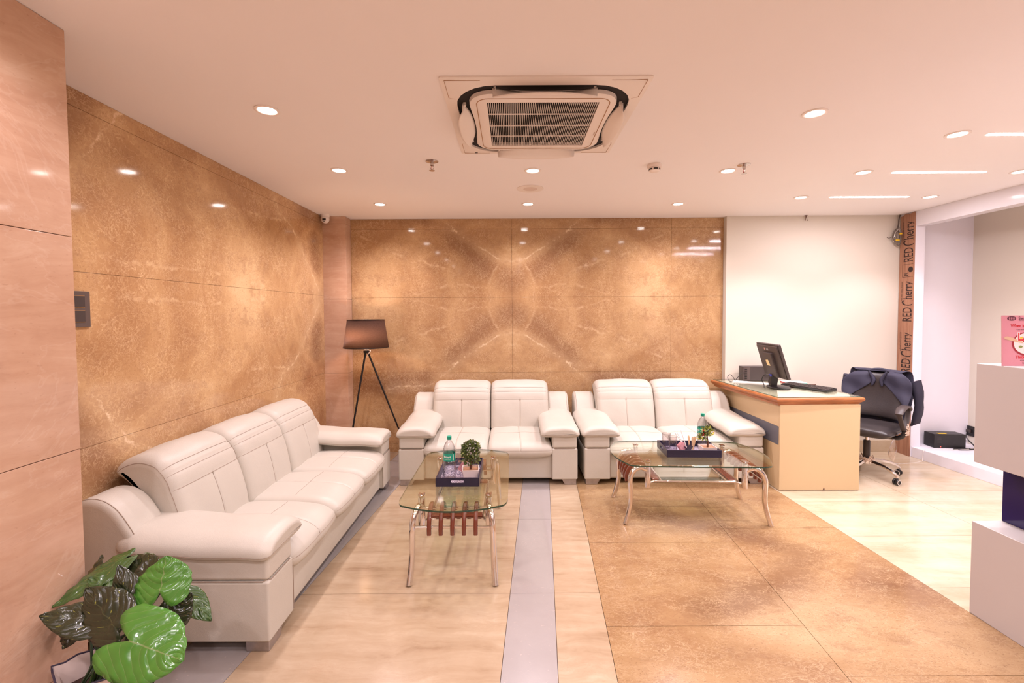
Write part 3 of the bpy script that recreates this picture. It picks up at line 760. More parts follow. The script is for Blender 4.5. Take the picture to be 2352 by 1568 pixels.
    # seat cushions flare out over the arms at the front
    sw = (W-2*0.25)/n
    half = sw*n/2
    for i in range(n):
        x0 = -half+i*sw; x1 = x0+sw; xm = (x0+x1)/2
        def flare(s_, pq):
            k = max(0, min(1, (-pq[0]-0.45)/0.45)); return s_*(1+0.045*k*k)
        tf = t_of(SEAT, (-0.94, 0.325))
        bm_, sf = loft(SEAT, x0+0.001, x1-0.001, 0.045, 18, mpx, seams_t=(tf,), mid_seam=(xm, t_of(SEAT, (-0.36, 0.395)), tf), crown=0.014, wob=0.004, ph=i*2.1+0.5, squeeze=flare, rx=0.055)
        sc = bm_.build('seat_cushion', M['leather'], o, smooth=180)
        MB().tube([sf(x, tf, 0.0006) for x in np.linspace(x0+0.008, x1-0.008, 26)], 0.0014, 5).build('seam', M['seam'], sc, smooth=60)
        MB().tube([sf(xm, t, 0.0006) for t in arc_t(t_of(SEAT, (-0.40, 0.402)), tf, 24)], 0.0012, 5).build('seam', M['seam'], sc, smooth=60)
        tc = t_of(SEAT, (-0.66, 0.406))
        MB().tube([sf(x, tc, 0.0004) for x in np.linspace(x0+0.05, x1-0.05, 20)], 0.0010, 5).build('seam', M['seam'], sc, smooth=60)
    return o
SOFA_G = 'cream leather sofas of the waiting area'
sofa('three_seater_sofa', 2.09, 3, (-2.045, 3.095, 0), PI/2, 'long cream leather three-seat sofa along the left marble wall', SOFA_G)
sofa('loveseat', 1.633, 2, (-0.224, 5.02, 0), 0.0, 'cream leather two-seat sofa beside the floor lamp, against the back wall', SOFA_G)
sofa('loveseat', 1.633, 2, (1.472, 5.02, 0), 0.0, 'cream leather two-seat sofa right against the wooden desk', SOFA_G)

# ------------------------------------------------------------------ glass coffee tables
TZ = 0.453
def coffee_table():
    o = empty('coffee_table', (0, 0, 0))
    a, bw, bow = 0.50, 0.325, 0.09
    out = []
    pts = []
    for i in range(17):
        t_ = -1+2*i/16; pts.append((a+bow*(1-t_*t_), bw*t_*0.93))
    for i in range(1, 16):
        t_ = 1-2*i/16; pts.append((a*t_*1.0, bw*(0.985+0.015*(1-t_*t_))))
    pts += [(-x, -y) for x, y in pts]
    pts = catmull(pts, 2, True)
    MB().prism([tuple(p) for p in pts], TZ, TZ+0.010, 'z', 0, 1).build('glass_top', [M['table_glass'], M['glass_edge']], o, smooth=40)
    MB().prism(rrect(0.56, 0.30, 0.02, 4), 0.297, 0.303, 'z', 0, 1).build('glass_shelf', [M['table_glass'], M['glass_edge']], o)
    for sx in (-1, 1):
        for sy in (-1, 1):
            px, py = sx*0.355, sy*0.205
            MB().lathe([(0.021, 0.265), (0.021, TZ-0.006), (0.019, TZ-0.001)], 18, (px, py, 0)).build('post', M['chrome'], o, smooth=40)
            q = MB().lathe([(0.02, TZ+0.0105), (0.018, TZ+0.014), (0.0001, TZ+0.015)], 16, (px, py, 0))
            for k in range(2):
                q.box(-0.024, 0.024, -0.004, 0.004, TZ+0.011, TZ+0.018, M=Matrix.Translation((px, py, 0)) @ Matrix.Rotation(PI/4+k*PI/2, 4, 'Z'))
            q.build('glass_cap', M['chrome'], o, smooth=35)
            leg = catmull([(sx*0.36, sy*0.206, 0.395), (sx*0.41, sy*0.212, 0.415), (sx*0.462, sy*0.224, 0.395), (sx*0.490, sy*0.233, 0.335), (sx*0.487, sy*0.236, 0.25), (sx*0.487, sy*0.238, 0.17), (sx*0.505, sy*0.243, 0.08), (sx*0.528, sy*0.25, 0.004)], 6)
            MB().tube(leg, 0.0185, 14).build('leg', M['chrome'], o, smooth=60)
        MB().tube([(sx*0.488, -0.232, 0.325), (sx*0.488, 0.232, 0.325)], 0.009, 10).build('end_rod', M['chrome'], o, smooth=60)
        MB().tube([(sx*0.375, -0.2, 0.392), (sx*0.375, 0.2, 0.392)], 0.009, 10).build('end_rod', M['chrome'], o, smooth=60)
        for k in range(5):
            yy = -0.135+0.0675*k
            cl = catmull([(0.352, 0.372), (0.358, 0.402), (0.395, 0.424), (0.44, 0.415), (0.48, 0.375), (0.498, 0.325), (0.496, 0.285)], 5)
            b = MB(); tn = np.gradient(cl, axis=0); tn /= np.linalg.norm(tn, axis=1)[:, None]; nn = np.c_[-tn[:, 1], tn[:, 0]]
            rows_ = []
            for p, n_ in zip(cl, nn):
                row = []
                for (ey, en) in ((-0.012, -0.009), (-0.008, -0.013), (0.008, -0.013), (0.012, -0.009), (0.012, 0.009), (0.008, 0.013), (-0.008, 0.013), (-0.012, 0.009)):
                    row.append((sx*(p[0]+n_[0]*en), yy+ey, p[1]+n_[1]*en))
                rows_.append(row)
            b.grid(rows_, closed_v=True); K = len(rows_)
            b.f += [tuple(range(8)), tuple((K-1)*8+j for j in range(8))]; b.mi += [0, 0]
            b.build('slat', M['slat_wood'], o, smooth=50)
        MB().box(sx*0.285-0.026, sx*0.285+0.026, -0.16, 0.16, 0.296, 0.312).build('shelf_plank', M['slat_wood'], o, bevel=0.004)
        for dx in (-0.04, 0.04):
            MB().tube([(sx*0.285+dx, -0.165, 0.30), (sx*0.285+dx, 0.165, 0.30)], 0.007, 8).build('cross_rail', M['chrome'], o, smooth=60)
    for sy in (-1, 1):
        MB().tube([(-0.355, sy*0.2, 0.287), (-0.30, sy*0.168, 0.297), (0.30, sy*0.168, 0.297), (0.355, sy*0.2, 0.287)], 0.0095, 10).build('side_rail', M['chrome'], o, smooth=50)
    return o
t1 = coffee_table(); t1.location = (-0.352, 3.095, 0); t1.rotation_euler.z = PI/2
tag(t1, 'glass coffee table in front of the long sofa, seen end on', 'coffee table', 'glass coffee tables with chrome legs')
t2 = copy_tree(t1); t2.location = (1.372, 3.55, 0); t2.rotation_euler.z = math.radians(-2.5)
tag(t2, 'glass coffee table in front of the loveseat by the desk', 'coffee table', 'glass coffee tables with chrome legs')
GT = TZ+0.0105

def paisley(name):
    t = NT(name); o_ = t.obj()
    vo = t.n('ShaderNodeTexVoronoi', {'Scale': 55.0}); t.set(vo.inputs['Vector'], t.vm('ADD', o_, t.vm('SCALE', t.noise(o_, 20, 2).outputs['Color'], scale=0.03)))
    w2 = t.math('SINE', t.math('MULTIPLY', vo.outputs['Distance'], 16.0))
    t.base(t.mix(smooth(t, w2, -0.2, 0.35), c(64, 56, 96), c(226, 214, 222))).p(rough=0.35)
    return t.m
M['paisley'] = paisley('tray_print')
def tray(loc, rz, label):
    o = empty('serving_tray', loc, rz, label, 'tray', 'navy serving trays on the coffee tables')
    a, b_, h, th = 0.205, 0.14, 0.056, 0.009
    MB().box(-a+th, a-th, -b_+th, b_-th, 0.0, 0.008).build('base', M['paisley'], o)
    for s in (-1, 1):
        MB().box(-a, a, s*b_-(th if s > 0 else 0), s*b_+(th if s < 0 else 0), 0, h).build('side_wall', M['navy'], o, bevel=0.0015)
        # end wall with an oval hand hole
        x0, x1 = (s*a-th, s*a) if s > 0 else (s*a, s*a+th)
        outl = [(-b_+th, 0), (b_-th, 0), (b_-th, h), (-b_+th, h)]
        hole = rrect(0.085, 0.018, 0.0088, 5, 0, 0.032)
        q = MB(); n = len(hole)
        # bridge outline and hole by rings resampled to n points
        ring = []
        for (yy, zz) in hole:
            dy, dz = yy, zz-0.032; kx = (b_-th)/max(abs(dy), 1e-6); kz = ((h-0.032) if dz > 0 else 0.032)/max(abs(dz), 1e-6); k = min(kx, kz)
            ring.append((dy*k, 0.032+dz*k))
        cor = outl
        for cpt in cor:   # snap nearest ring point onto each corner
            j = min(range(n), key=lambda i_: (ring[i_][0]-cpt[0])**2+(ring[i_][1]-cpt[1])**2); ring[j] = cpt
        V = [(x0, p[0], p[1]) for p in ring]+[(x0, p[0], p[1]) for p in hole]+[(x1, p[0], p[1]) for p in ring]+[(x1, p[0], p[1]) for p in hole]
        Fs = []
        for i in range(n):
            j = (i+1) % n
            Fs += [(i, j, n+j, n+i), (2*n+i, 3*n+i, 3*n+j, 2*n+j), (i, 2*n+i, 2*n+j, j), (n+i, n+j, 3*n+j, 3*n+i)]
        q.add(V, Fs).build('end_wall', M['navy'], o)
    return o
TR1 = (-0.353, 3.07, GT); TR2 = (1.388, 3.565, GT)
tray(TR1, PI/2, 'navy serving tray with patterned base on the left coffee table')
tray(TR2, math.radians(-2.5), 'navy serving tray with patterned base on the right coffee table')
TB = GT+0.0085
def bottle(loc, rz, label):
    o = empty('water_bottle', loc, rz, label, 'bottle', 'clear water bottles with teal caps')
    prof = [(0.001, 0.002), (0.03, 0.0), (0.038, 0.006)]
    z = 0.012
    while z < 0.112:
        prof += [(0.0405, z), (0.0405, z+0.006), (0.0385, z+0.009)]; z += 0.012
    prof += [(0.0395, 0.118), (0.0395, 0.172), (0.041, 0.177), (0.0405, 0.186), (0.039, 0.190), (0.0395, 0.197), (0.0365, 0.206), (0.036, 0.211), (0.032, 0.220), (0.030, 0.226), (0.023, 0.238), (0.0165, 0.247), (0.0135, 0.252), (0.0135, 0.262)]
    MB().lathe(prof, 32, caps=False, mod=lambda a, z_, i: 1+0.012*math.cos(8*a)*(1 if z_ < 0.115 or z_ > 0.18 else 0)).build('body', M['clear'], o, smooth=70)
    MB().lathe([(0.0148, 0.258), (0.0155, 0.259), (0.0155, 0.279), (0.0135, 0.281), (0.0001, 0.281)], 24).build('cap', M['teal'], o, smooth=40)
    MB().lathe([(0.0401, 0.120), (0.0401, 0.170)], 40, caps=False).build('label_band', M['teal'], o, smooth=80)
    R = 0.0404
    for a0 in (-PI/2-0.28, PI/2-0.28):
        cyl = lambda x, y, a0=a0: (R*math.cos(a0+x/R), R*math.sin(a0+x/R), 0.1435+y)
        lettering('label_lettering', 'Bisleri', 0.020, cyl, M['white_print'], o, bold=0.0003)
        lettering('label_lettering', 'with added minerals', 0.0055, lambda x, y, f=cyl: f(x, y-0.012), M['white_print'], o)
        aa = a0+1.05
        MB().grid([[(R*math.cos(aa+k*0.035), R*math.sin(aa+k*0.035), z_) for k in range(4)] for z_ in (0.126, 0.165)]).build('label_stripe', M['white_print'], o, recalc=False)
        ab = a0+1.55
        MB().grid([[(R*math.cos(ab+k*0.06), R*math.sin(ab+k*0.06), 0.145+sg*0.016*math.sin(PI*(k+0.5)/7)) for k in range(7)] for sg in (-1, 1)]).build('label_emblem', M['white_print'], o, recalc=False)
    return o
bottle((-0.422, 3.005, TB), 0.0, 'clear water bottle with teal label on the left coffee table tray')
bottle((1.535, 3.645, TB), math.radians(-75), 'clear water bottle behind the small fruit tree on the right tray')
def tumbler(loc, label):
    o = empty('tumbler', loc, 0.3, label, 'glass', 'dimpled glass tumblers')
    prof = [(0.0265, 0.0)]+[(0.0275+0.006*z/0.125, z) for z in np.linspace(0.004, 0.125, 30)]
    MB().lathe(prof, 36, caps=False, mod=lambda a, z_, i: 1+(0.045*math.cos(10*a+(PI if int(z_/0.0125) % 2 else 0))*abs(math.sin(PI*z_/0.0125)) if 0.012 < z_ < 0.105 else 0)).build('wall', M['tumbler'], o, smooth=60)
    MB().lathe([(0.0001, 0.004), (0.026, 0.005), (0.0265, 0.012), (0.0001, 0.012)], 24, caps=False).build('base', M['tumbler'], o, smooth=50)
    MB().tube([(0.0335*math.cos(a), 0.0335*math.sin(a), 0.125) for a in np.linspace(0, 2*PI, 33)[:-1]], 0.0013, 6, closed=True).build('rim', M['tumbler'], o, smooth=60)
tumbler((1.235, 3.625, TB), 'dimpled glass tumbler in the left rear corner of the right tray')
tumbler((1.255, 3.535, TB), 'dimpled glass tumbler in front of the other one on the right tray')
tumbler((-0.385, 3.17, TB), 'dimpled glass tumbler just behind the bottle on the left tray')
tumbler((-0.262, 3.16, TB), 'dimpled glass tumbler behind the flowering topiary on the left tray')

def leaf_cluster(ctr, rad, count, size, seed, mats, squash=1.0, flowers=0, fl_mat=None, inner=0.55):
    rg = random.Random(seed); b = MB(); fl = MB()
    for k in range(count):
        d = Vector((rg.gauss(0, 1), rg.gauss(0, 1), rg.gauss(0, 1))).normalized()
        r_ = rad*rg.uniform(inner, 1.0); p = Vector(ctr)+Vector((d.x*r_, d.y*r_, d.z*r_*squash))
        side = d.cross(Vector((rg.gauss(0, 1), rg.gauss(0, 1), rg.gauss(0, 1)))).normalized()
        L = size*rg.uniform(0.7, 1.3); tip = p+(d*0.75+side*rg.uniform(-0.5, 0.5)).normalized()*L; wv = d.cross(side).normalized()*L*0.28
        mid = (p+tip)/2+d*L*0.12
        b.add([p, mid+wv, tip, mid-wv, mid+d*L*0.06], [(0, 1, 4), (1, 2, 4), (2, 3, 4), (3, 0, 4)], rg.randrange(len(mats)))
    for k in range(flowers):
        d = Vector((rg.gauss(0, 1), rg.gauss(0, 1)-0.5, rg.gauss(0, 1))).normalized(); p = Vector(ctr)+Vector((d.x, d.y, d.z*squash))*rad*1.08
        u_ = d.orthogonal().normalized(); v_ = d.cross(u_)
        for j in range(5):
            a = j*2*PI/5; e = (u_*math.cos(a)+v_*math.sin(a)); f_ = (u_*math.cos(a+0.5)+v_*math.sin(a+0.5)); g_ = (u_*math.cos(a-0.5)+v_*math.sin(a-0.5))
            fl.add([p, p+g_*0.0035+d*0.001, p+e*0.0065+d*0.003, p+f_*0.0035+d*0.001], [(0, 1, 2, 3)], 0)
        fl.sphere(p+d*0.001, 0.0018, 5, 4, mi=1)
    return b, fl
M['leaf_a'] = plain('topiary_green', c(84, 98, 50), 0.5, var=0.2); M['leaf_b'] = plain('topiary_olive', c(128, 138, 72), 0.5, var=0.2); M['leaf_c'] = plain('topiary_lime', c(176, 176, 76), 0.5, var=0.2)
M['petal'] = plain('petal_white', c(238, 222, 230), 0.6); M['petal_eye'] = plain('petal_eye', c(116, 40, 82), 0.6)
def square_pot(o, a=0.046, b_=0.056, h=0.058):
    prof = [(b_*1.0, h), (b_-0.004, h), (b_-0.006, h-0.008)]
    V = []; Fs = []
    rings = [(a, 0.0), (b_, h), (b_-0.005, h), (b_-0.007, h-0.012)]
    for (r_, z_) in rings: V += [(p[0], p[1], z_) for p in rrect(2*r_, 2*r_, 0.006, 3)]
    n = len(V)//4
    Fs = [(k*n+i, k*n+(i+1) % n, (k+1)*n+(i+1) % n, (k+1)*n+i) for k in range(3) for i in range(n)]+[tuple(range(n-1, -1, -1))]
    MB().add(V, Fs).build('pot', M['pot_white'], o, smooth=35)
    MB().prism(rrect(2*b_-0.013, 2*b_-0.013, 0.004, 3), h-0.016, h-0.010).build('soil', M['soil'], o)
o = empty('topiary_tree', (-0.283, 3.03, TB), 0.08, 'small potted ball topiary with purple-white flowers on the left tray', 'potted plant')
square_pot(o)
MB().tube(catmull([(0, 0, 0.045), (0.003, 0, 0.09), (0.0, 0, 0.13), (-0.002, 0, 0.17)], 5), [0.0085]*5+[0.0075]*5+[0.006]*6, 9).build('trunk', M['bark'], o, smooth=60)
bb_, fl = leaf_cluster((0, 0, 0.178), 0.054, 900, 0.021, 11, [0, 1, 2], 1.0, 34)
f1 = bb_.build('foliage', [M['leaf_a'], M['leaf_b'], M['leaf_a']], o, recalc=False); f1['kind'] = 'stuff'
f1 = fl.build('flowers', [M['petal'], M['petal_eye']], o, recalc=False); f1['kind'] = 'stuff'
for (cx, cy, cz) in ((-0.022, -0.01, 0.108), (0.03, 0.0, 0.112)):
    bb_, fl = leaf_cluster((cx, cy, cz), 0.022, 90, 0.018, int(cx*1000)+50, [0, 1, 2], 1.0, 7, inner=0.3)
    f1 = bb_.build('foliage', [M['leaf_a'], M['leaf_b'], M['leaf_a']], o, recalc=False); f1['kind'] = 'stuff'
    f1 = fl.build('flowers', [M['petal'], M['petal_eye']], o, recalc=False); f1['kind'] = 'stuff'
    MB().tube([(0.002, 0, 0.085), (cx*0.8, cy, cz-0.005)], 0.003, 6).build('branch', M['bark'], o, smooth=60)
o = empty('fruit_tree', (1.515, 3.505, TB), 0.0, 'small potted tree with yellow fruit on the right tray', 'potted plant')
square_pot(o)
MB().tube(catmull([(0.0, 0, 0.045), (0.002, 0, 0.09), (-0.004, 0, 0.13), (-0.006, 0, 0.175)], 5), [0.008]*5+[0.006]*5+[0.0045]*6, 8).build('trunk', M['bark'], o, smooth=60)
MB().tube(catmull([(-0.001, 0, 0.095), (-0.012, 0, 0.11), (-0.03, 0, 0.125)], 4), 0.0035, 7).build('branch', M['bark'], o, smooth=60)
for (ctr, rad, cnt, sd) in (((-0.004, 0, 0.172), 0.034, 170, 5), ((-0.040, 0, 0.128), 0.022, 80, 6)):
    bb_, fl = leaf_cluster(ctr, rad, cnt, 0.024, sd, [0, 1, 2], 0.95, 0, inner=0.2)
    f1 = bb_.build('foliage', [M['leaf_a'], M['leaf_b'], M['leaf_c']], o, recalc=False); f1['kind'] = 'stuff'
M['fruit_y'] = plain('fruit_yellow', c(226, 176, 60), 0.35); M['fruit_r'] = plain('fruit_red', c(176, 36, 40), 0.35)
for (x, y, z, k) in ((0.034, -0.018, 0.156, 0), (0.043, -0.012, 0.164, 0), (-0.037, -0.014, 0.155, 1), (-0.045, -0.02, 0.146, 1), (-0.036, -0.012, 0.18, 1)):
    MB().sphere((x, y, z), 0.0065, 10, 7).build('fruit', M['fruit_r'] if k else M['fruit_y'], o, smooth=80)
# stirrer and napkin stand on the right tray
def vstand(loc, rz, label, right):
    o = empty('napkin_stand', loc, rz, label, 'napkin stand')
    # folded card standing up: two navy plates meeting in a V
    for s in (-1, 1):
        Mx = Matrix.Translation((0.0, 0, 0.0)) @ Matrix.Rotation(s*0.62, 4, 'Y')
        MB().box(-0.0015, 0.0015, -0.03, 0.03, 0.001, 0.055, M=Mx).build('card', M['navy'], o)
    return o
o = vstand((1.378, 3.56, TB), 0.15, 'black V-shaped card stand in the middle of the right tray', True)
def stick(name, loc, tilt, ax, length, wid, mat, label, group, cat, paddle=False):
    o = bpy.data.objects
    b = MB()
    if paddle: b.prism([(-wid*0.6, 0), (wid*0.6, 0), (wid*0.7, length*0.5), (wid, length*0.86), (wid*0.6, length), (-wid*0.6, length), (-wid, length*0.86), (-wid*0.7, length*0.5)], -0.001, 0.001, 'y')
    else: b.tube([(0, 0, 0), (0, 0, length)], wid, 8)
    ob = b.build(name, mat, None, smooth=30)
    ob.location = loc; ob.rotation_euler = (ax, tilt, 0)
    return tag(ob, label, cat, group)
for k, (dx, tl) in enumerate(((0.036, 0.04), (0.042, 0.16), (0.047, 0.28), (0.03, -0.06))):
    stick('wooden_spoon', (1.378+dx, 3.545+0.012*k, TB+0.002), tl, -0.10, 0.115, 0.008, M['stick_wood'], ('left', 'second', 'rightmost', 'rearmost')[k] + ' flat wooden spoon standing in the middle of the right tray', 'wooden spoons on the right tray', 'spoon', True)
for k, (dx, tl, L) in enumerate(((-0.008, -0.62, 0.15), (0.0, -0.32, 0.15), (-0.004, -0.52, 0.135))):
    stick('straw', (1.378+dx+0.006, 3.575+0.01*k, TB+0.018), tl, 0.0, L, 0.0033, M['paper'], ('lowest leaning', 'steepest', 'middle')[k] + ' white paper straw in the card stand on the right tray', 'straws on the right tray', 'straw')
def striped(name):
    t = NT(name); o_ = t.obj(); x = t.n('ShaderNodeSeparateXYZ'); t.set(x.inputs[0], o_)
    s_ = t.math('SINE', t.math('MULTIPLY', t.math('ADD', x.outputs[0], x.outputs[2]), 900.0))
    t.base(t.mix(smooth(t, s_, -0.1, 0.3), c(206, 70, 90), c(240, 214, 214))).p(rough=0.6); return t.m
M['sachet'] = striped('sachet_stripes')
for k in range(3):
    b = MB().box(-0.024, 0.024, -0.0012, 0.0012, 0, 0.062)
    ob = b.build('sachet', M['sachet'], None, bevel=0.001); ob.location = (1.352-0.004*k, 3.548+0.008*k, TB+0.016); ob.rotation_euler = (0.1, -0.55-0.06*k, 0.1)
    tag(ob, ('front', 'middle', 'rear')[k] + ' red striped sugar sachet in the card stand on the right tray', 'sachet', 'sachets on the right tray')
ob = MB().prism([(-0.045, 0.0), (0.045, 0.035), (0.045, 0.075), (0.0, 0.05)], -0.001, 0.001, 'y').build('napkin', M['paper'], None); ob.location = (-0.338, 3.12, TB+0.001)
tag(ob, 'white folded napkin between bottle and topiary on the left tray', 'napkin')
ob = MB().box(-0.024, 0.024, -0.0012, 0.0012, 0, 0.06).build('sachet', M['sachet'], None); ob.location = (-0.362, 3.10, TB+0.012); ob.rotation_euler = (0, 0.6, 0)
tag(ob, 'red striped sachet beside the napkin on the left tray', 'sachet')

# ------------------------------------------------------------------ floor lamp
def shade_mat():
    t = NT('lamp_shade_fabric'); o_ = t.obj()
    w_ = t.noise(t.vm('MULTIPLY', o_, (60, 60, 900)), 1.0, 3).outputs[0]
    col = t.mix(w_, c(40, 31, 31), c(74, 58, 56))
    df = t.n('ShaderNodeBsdfDiffuse', {}); t.set(df.inputs[0], col)
    tl = t.n('ShaderNodeBsdfTranslucent', {}); t.set(tl.inputs[0], t.mix(w_, c(130, 112, 106), c(205, 184, 176)))
    mx = t.n('ShaderNodeMixShader', {0: 0.58}); t.set(mx.inputs[1], df.outputs[0]); t.set(mx.inputs[2], tl.outputs[0])
    t.t.links.new(mx.outputs[0], t.out.inputs[0]); return t.m
o = empty('floor_lamp', (-1.515, 4.72, 0), 0, 'tripod floor lamp with dark fabric shade in the corner', 'lamp')
SHM = shade_mat()
sh = MB().lathe([(0.228, 1.225), (0.186, 1.51)], 48, caps=False).build('shade', SHM, o, smooth=80)
so = sh.modifiers.new('solid', 'SOLIDIFY'); so.thickness = 0.002
for r_, z_ in ((0.228, 1.225), (0.186, 1.51)):
    MB().tube([(r_*math.cos(a), r_*math.sin(a), z_) for a in np.linspace(0, 2*PI, 41)[:-1]], 0.004, 6, closed=True).build('shade_rim', M['black_metal'], sh, smooth=60)
ring = MB()
for k in range(3): ring.tube([(0, 0, 1.255), (0.222*math.cos(k*2.094+0.5), 0.222*math.sin(k*2.094+0.5), 1.24)], 0.0025, 6)
ring.build('shade_carrier', M['black_metal'], sh)
MB().lathe([(0.016, 1.19), (0.02, 1.2), (0.02, 1.27), (0.015, 1.28)], 16).build('socket', M['white_plastic'], o, smooth=40)
MB().tube([(0, 0, 1.27), (-0.03, -0.075, 1.275)], 0.012, 10).build('socket_elbow', M['white_plastic'], o, smooth=60)
MB().lathe([(0.012, 1.28), (0.03, 1.33), (0.03, 1.35), (0.016, 1.375), (0.0001, 1.38)], 16, (-0.03, -0.075, -0.01)).build('bulb', M['bulb'], o, smooth=60)
MB().lathe([(0.028, 1.165), (0.03, 1.175), (0.03, 1.19), (0.0001, 1.192)], 16).build('hub', M['black_metal'], o, smooth=40)
for (fx, fy) in ((0.455, 0.03), (-0.158, -0.22), (-0.285, 0.20)):
    MB().tube([(fx*0.03, fy*0.03, 1.18), (fx, fy, 0.004)], [0.010, 0.008], 8).build('leg', M['black_metal'], o, smooth=60)
MB().tube(catmull([(0.02, -0.01, 1.2), (0.05, -0.02, 1.19), (0.03, -0.015, 1.165), (0.012, -0.01, 1.14)], 5), 0.004, 6).build('cord', M['white_plastic'], o, smooth=60)
lb = bpy.data.lights.new('lamp_glow', 'POINT'); lb.energy = 32.0; lb.color = (1.0, 0.72, 0.52); lb.shadow_soft_size = 0.03
lo = bpy.data.objects.new('lamp_glow', lb); link(lo, o); lo.location = (-0.03, -0.075, 1.34)
MB().tube(catmull([(p[0]+0.335, p[1]+0.13, p[2]) for p in ((0.16, 0.06, 0.006), (0.06, -0.02, 0.006), (0.0, -0.05, 0.012), (-0.02, -0.02, 0.02), (0.03, 0.02, 0.012), (0.14, 0.12, 0.006))], 6), 0.005, 6).build('power_cord', M['black'], o, smooth=60)

# ------------------------------------------------------------------ desk
DX0, DX1, DY0, DY1, DZ = 2.335, 3.035, 3.94, 5.045, 0.82
M['desk_cream'] = plain('desk_cream_laminate', c(210, 184, 143), 0.4, var=0.02, scale=2)
M['desk_grey'] = plain('desk_grey_band', c(104, 104, 112), 0.4, var=0.03)
wd = NT('desk_edge_wood'); _q = wd.vm('MULTIPLY', wd.obj(), (2, 2, 26))
wd.base(wd.ramp(wd.noise(_q, 3.0, 6, 0.65).outputs[0], [(0.3, c(140, 78, 40)), (0.7, c(196, 126, 76))])).p(rough=0.35); M['desk_wood'] = wd.m
desk = empty('desk', ((DX0+DX1)/2, DY0, 0), 0, 'cream office desk with wooden edge and grey side band', 'desk')
ox, oy = (DX0+DX1)/2, DY0
def rel(x, y): return (x-ox, y-oy)
hw = (DX1-DX0)/2
MB().box(-hw, -hw+0.02, 0.019, DY1-oy, 0.004, 0.40).build('side_panel', M['desk_cream'], desk, bevel=0.0015)
MB().box(-hw-0.001, -hw+0.02, 0.019, DY1-oy, 0.401, 0.562).build('side_band', M['desk_grey'], desk, bevel=0.0015)
MB().box(-hw, -hw+0.02, 0.019, DY1-oy, 0.563, 0.76).build('side_panel', M['desk_cream'], desk, bevel=0.0015)
MB().box(-hw, hw, 0.0, 0.018, 0.004, 0.76).build('end_panel', M['desk_cream'], desk, bevel=0.0015)
MB().prism([(0.03, 0.0045), (0.05, 0.0045), (0.047, 0.022), (0.04, 0.028), (0.036, 0.016)], -0.0006, 0.001, 'y').build('chip', M['bark'], desk)
MB().box(hw-0.02, hw, 0.019, 0.40, 0.004, 0.76).build('pedestal_side', M['desk_cream'], desk, bevel=0.0015)
MB().box(-hw+0.021, hw-0.021, 0.019, 0.39, 0.06, 0.755).build('pedestal', M['desk_cream'], desk)
top = [rel(2.205, DY1), rel(2.290, 3.91), rel(3.065, 3.925), rel(3.065, DY1)]
# moulded wooden edge: stepped outline
b = MB()
cxy = (sum(p[0] for p in top)/4, sum(p[1] for p in top)/4)
def inset(poly, d):
    out = []
    n = len(poly)
    for i in range(n):
        p0, p1, p2 = (Vector(poly[(i+k) % n]) for k in (-1, 0, 1))
        e1 = (p1-p0).normalized(); e2 = (p2-p1).normalized(); n1 = Vector((e1.y, -e1.x)); n2 = Vector((e2.y, -e2.x))
        if n1.dot(p1-Vector(cxy)) > 0: n1 = -n1
        if n2.dot(p1-Vector(cxy)) > 0: n2 = -n2
        m = (n1+n2); m = m/(m.dot(n1)); out.append((p1.x+m.x*d, p1.y+m.y*d))
    return out
rings = [(0.035, 0.752), (0.028, 0.765), (0.026, 0.772), (0.012, 0.785), (0.006, 0.79), (0.002, 0.797), (0.0, 0.805), (0.003, 0.815), (0.008, DZ)]
V = []
for d_, z_ in rings: V += [(p[0], p[1], z_) for p in inset(top, d_)]
n = 4
Fs = [(k*n+i, k*n+(i+1) % n, (k+1)*n+(i+1) % n, (k+1)*n+i) for k in range(len(rings)-1) for i in range(n)]+[(3, 2, 1, 0), tuple((len(rings)-1)*n+i for i in range(n))]
b.add(V, Fs).build('edge_moulding', M['desk_wood'], desk, smooth=30)
MB().prism(inset(top, 0.03), DZ+0.0003, DZ+0.0015).build('desktop', plain('desktop_laminate', c(232, 224, 200), 0.35, var=0.02), desk)
MB().prism(inset(top, 0.022), DZ+0.002, DZ+0.008, 'z', 0, 1).build('glass_sheet', [clear_glass('desk_glass', (0.97, 0.985, 0.955, 1), 1.5), M['glass_edge']], desk)
DT = DZ+0.0085

# monitor seen from behind
mon = empty('monitor', (2.60, 4.45, DT), math.radians(86), 'black flat monitor on the desk seen from behind, tilted back', 'monitor')
# local: screen faces -Y, back +Y... width along X
Mt = Matrix.Translation((0, 0.0, 0.10)) @ Matrix.Rotation(math.radians(-17), 4, 'X')
MB().box(-0.22, 0.22, -0.022, 0.004, 0.0, 0.345, M=Mt).build('bezel', M['dark_grey'], mon, bevel=0.006)
MB().box(-0.205, 0.205, -0.0235, -0.02, 0.018, 0.325, M=Mt).build('screen', plain('screen_off', c(18, 18, 22), 0.1), mon)
MB().box(-0.205, 0.205, 0.0, 0.016, 0.01, 0.33, M=Mt).build('back_cover', M['dark_grey'], mon, bevel=0.01)
hump = MB().box(-0.10, 0.075, 0.010, 0.042, 0.015, 0.265, M=Mt).build('back_housing', M['dark_grey'], mon, bevel=0.008)
bf = lambda y0: (lambda x, y: tuple(Mt @ Vector((-x, y0, y))))
lettering('logo_lettering', 'LG', 0.030, lambda x, y: tuple(Mt @ Vector((-x-0.01+0.0, 0.0165, 0.285+y))), M['white_print'], mon, bold=0.0004)
b = MB(); ringp = circ(0, 0, 0.014, 20)
b.add([tuple(Mt @ Vector((0.042+p[0], 0.0166, 0.295+p[1]))) for p in ringp], [tuple(range(20))]).build('logo_disc', plain('logo_copper', c(196, 150, 140), 0.4), mon, recalc=False)
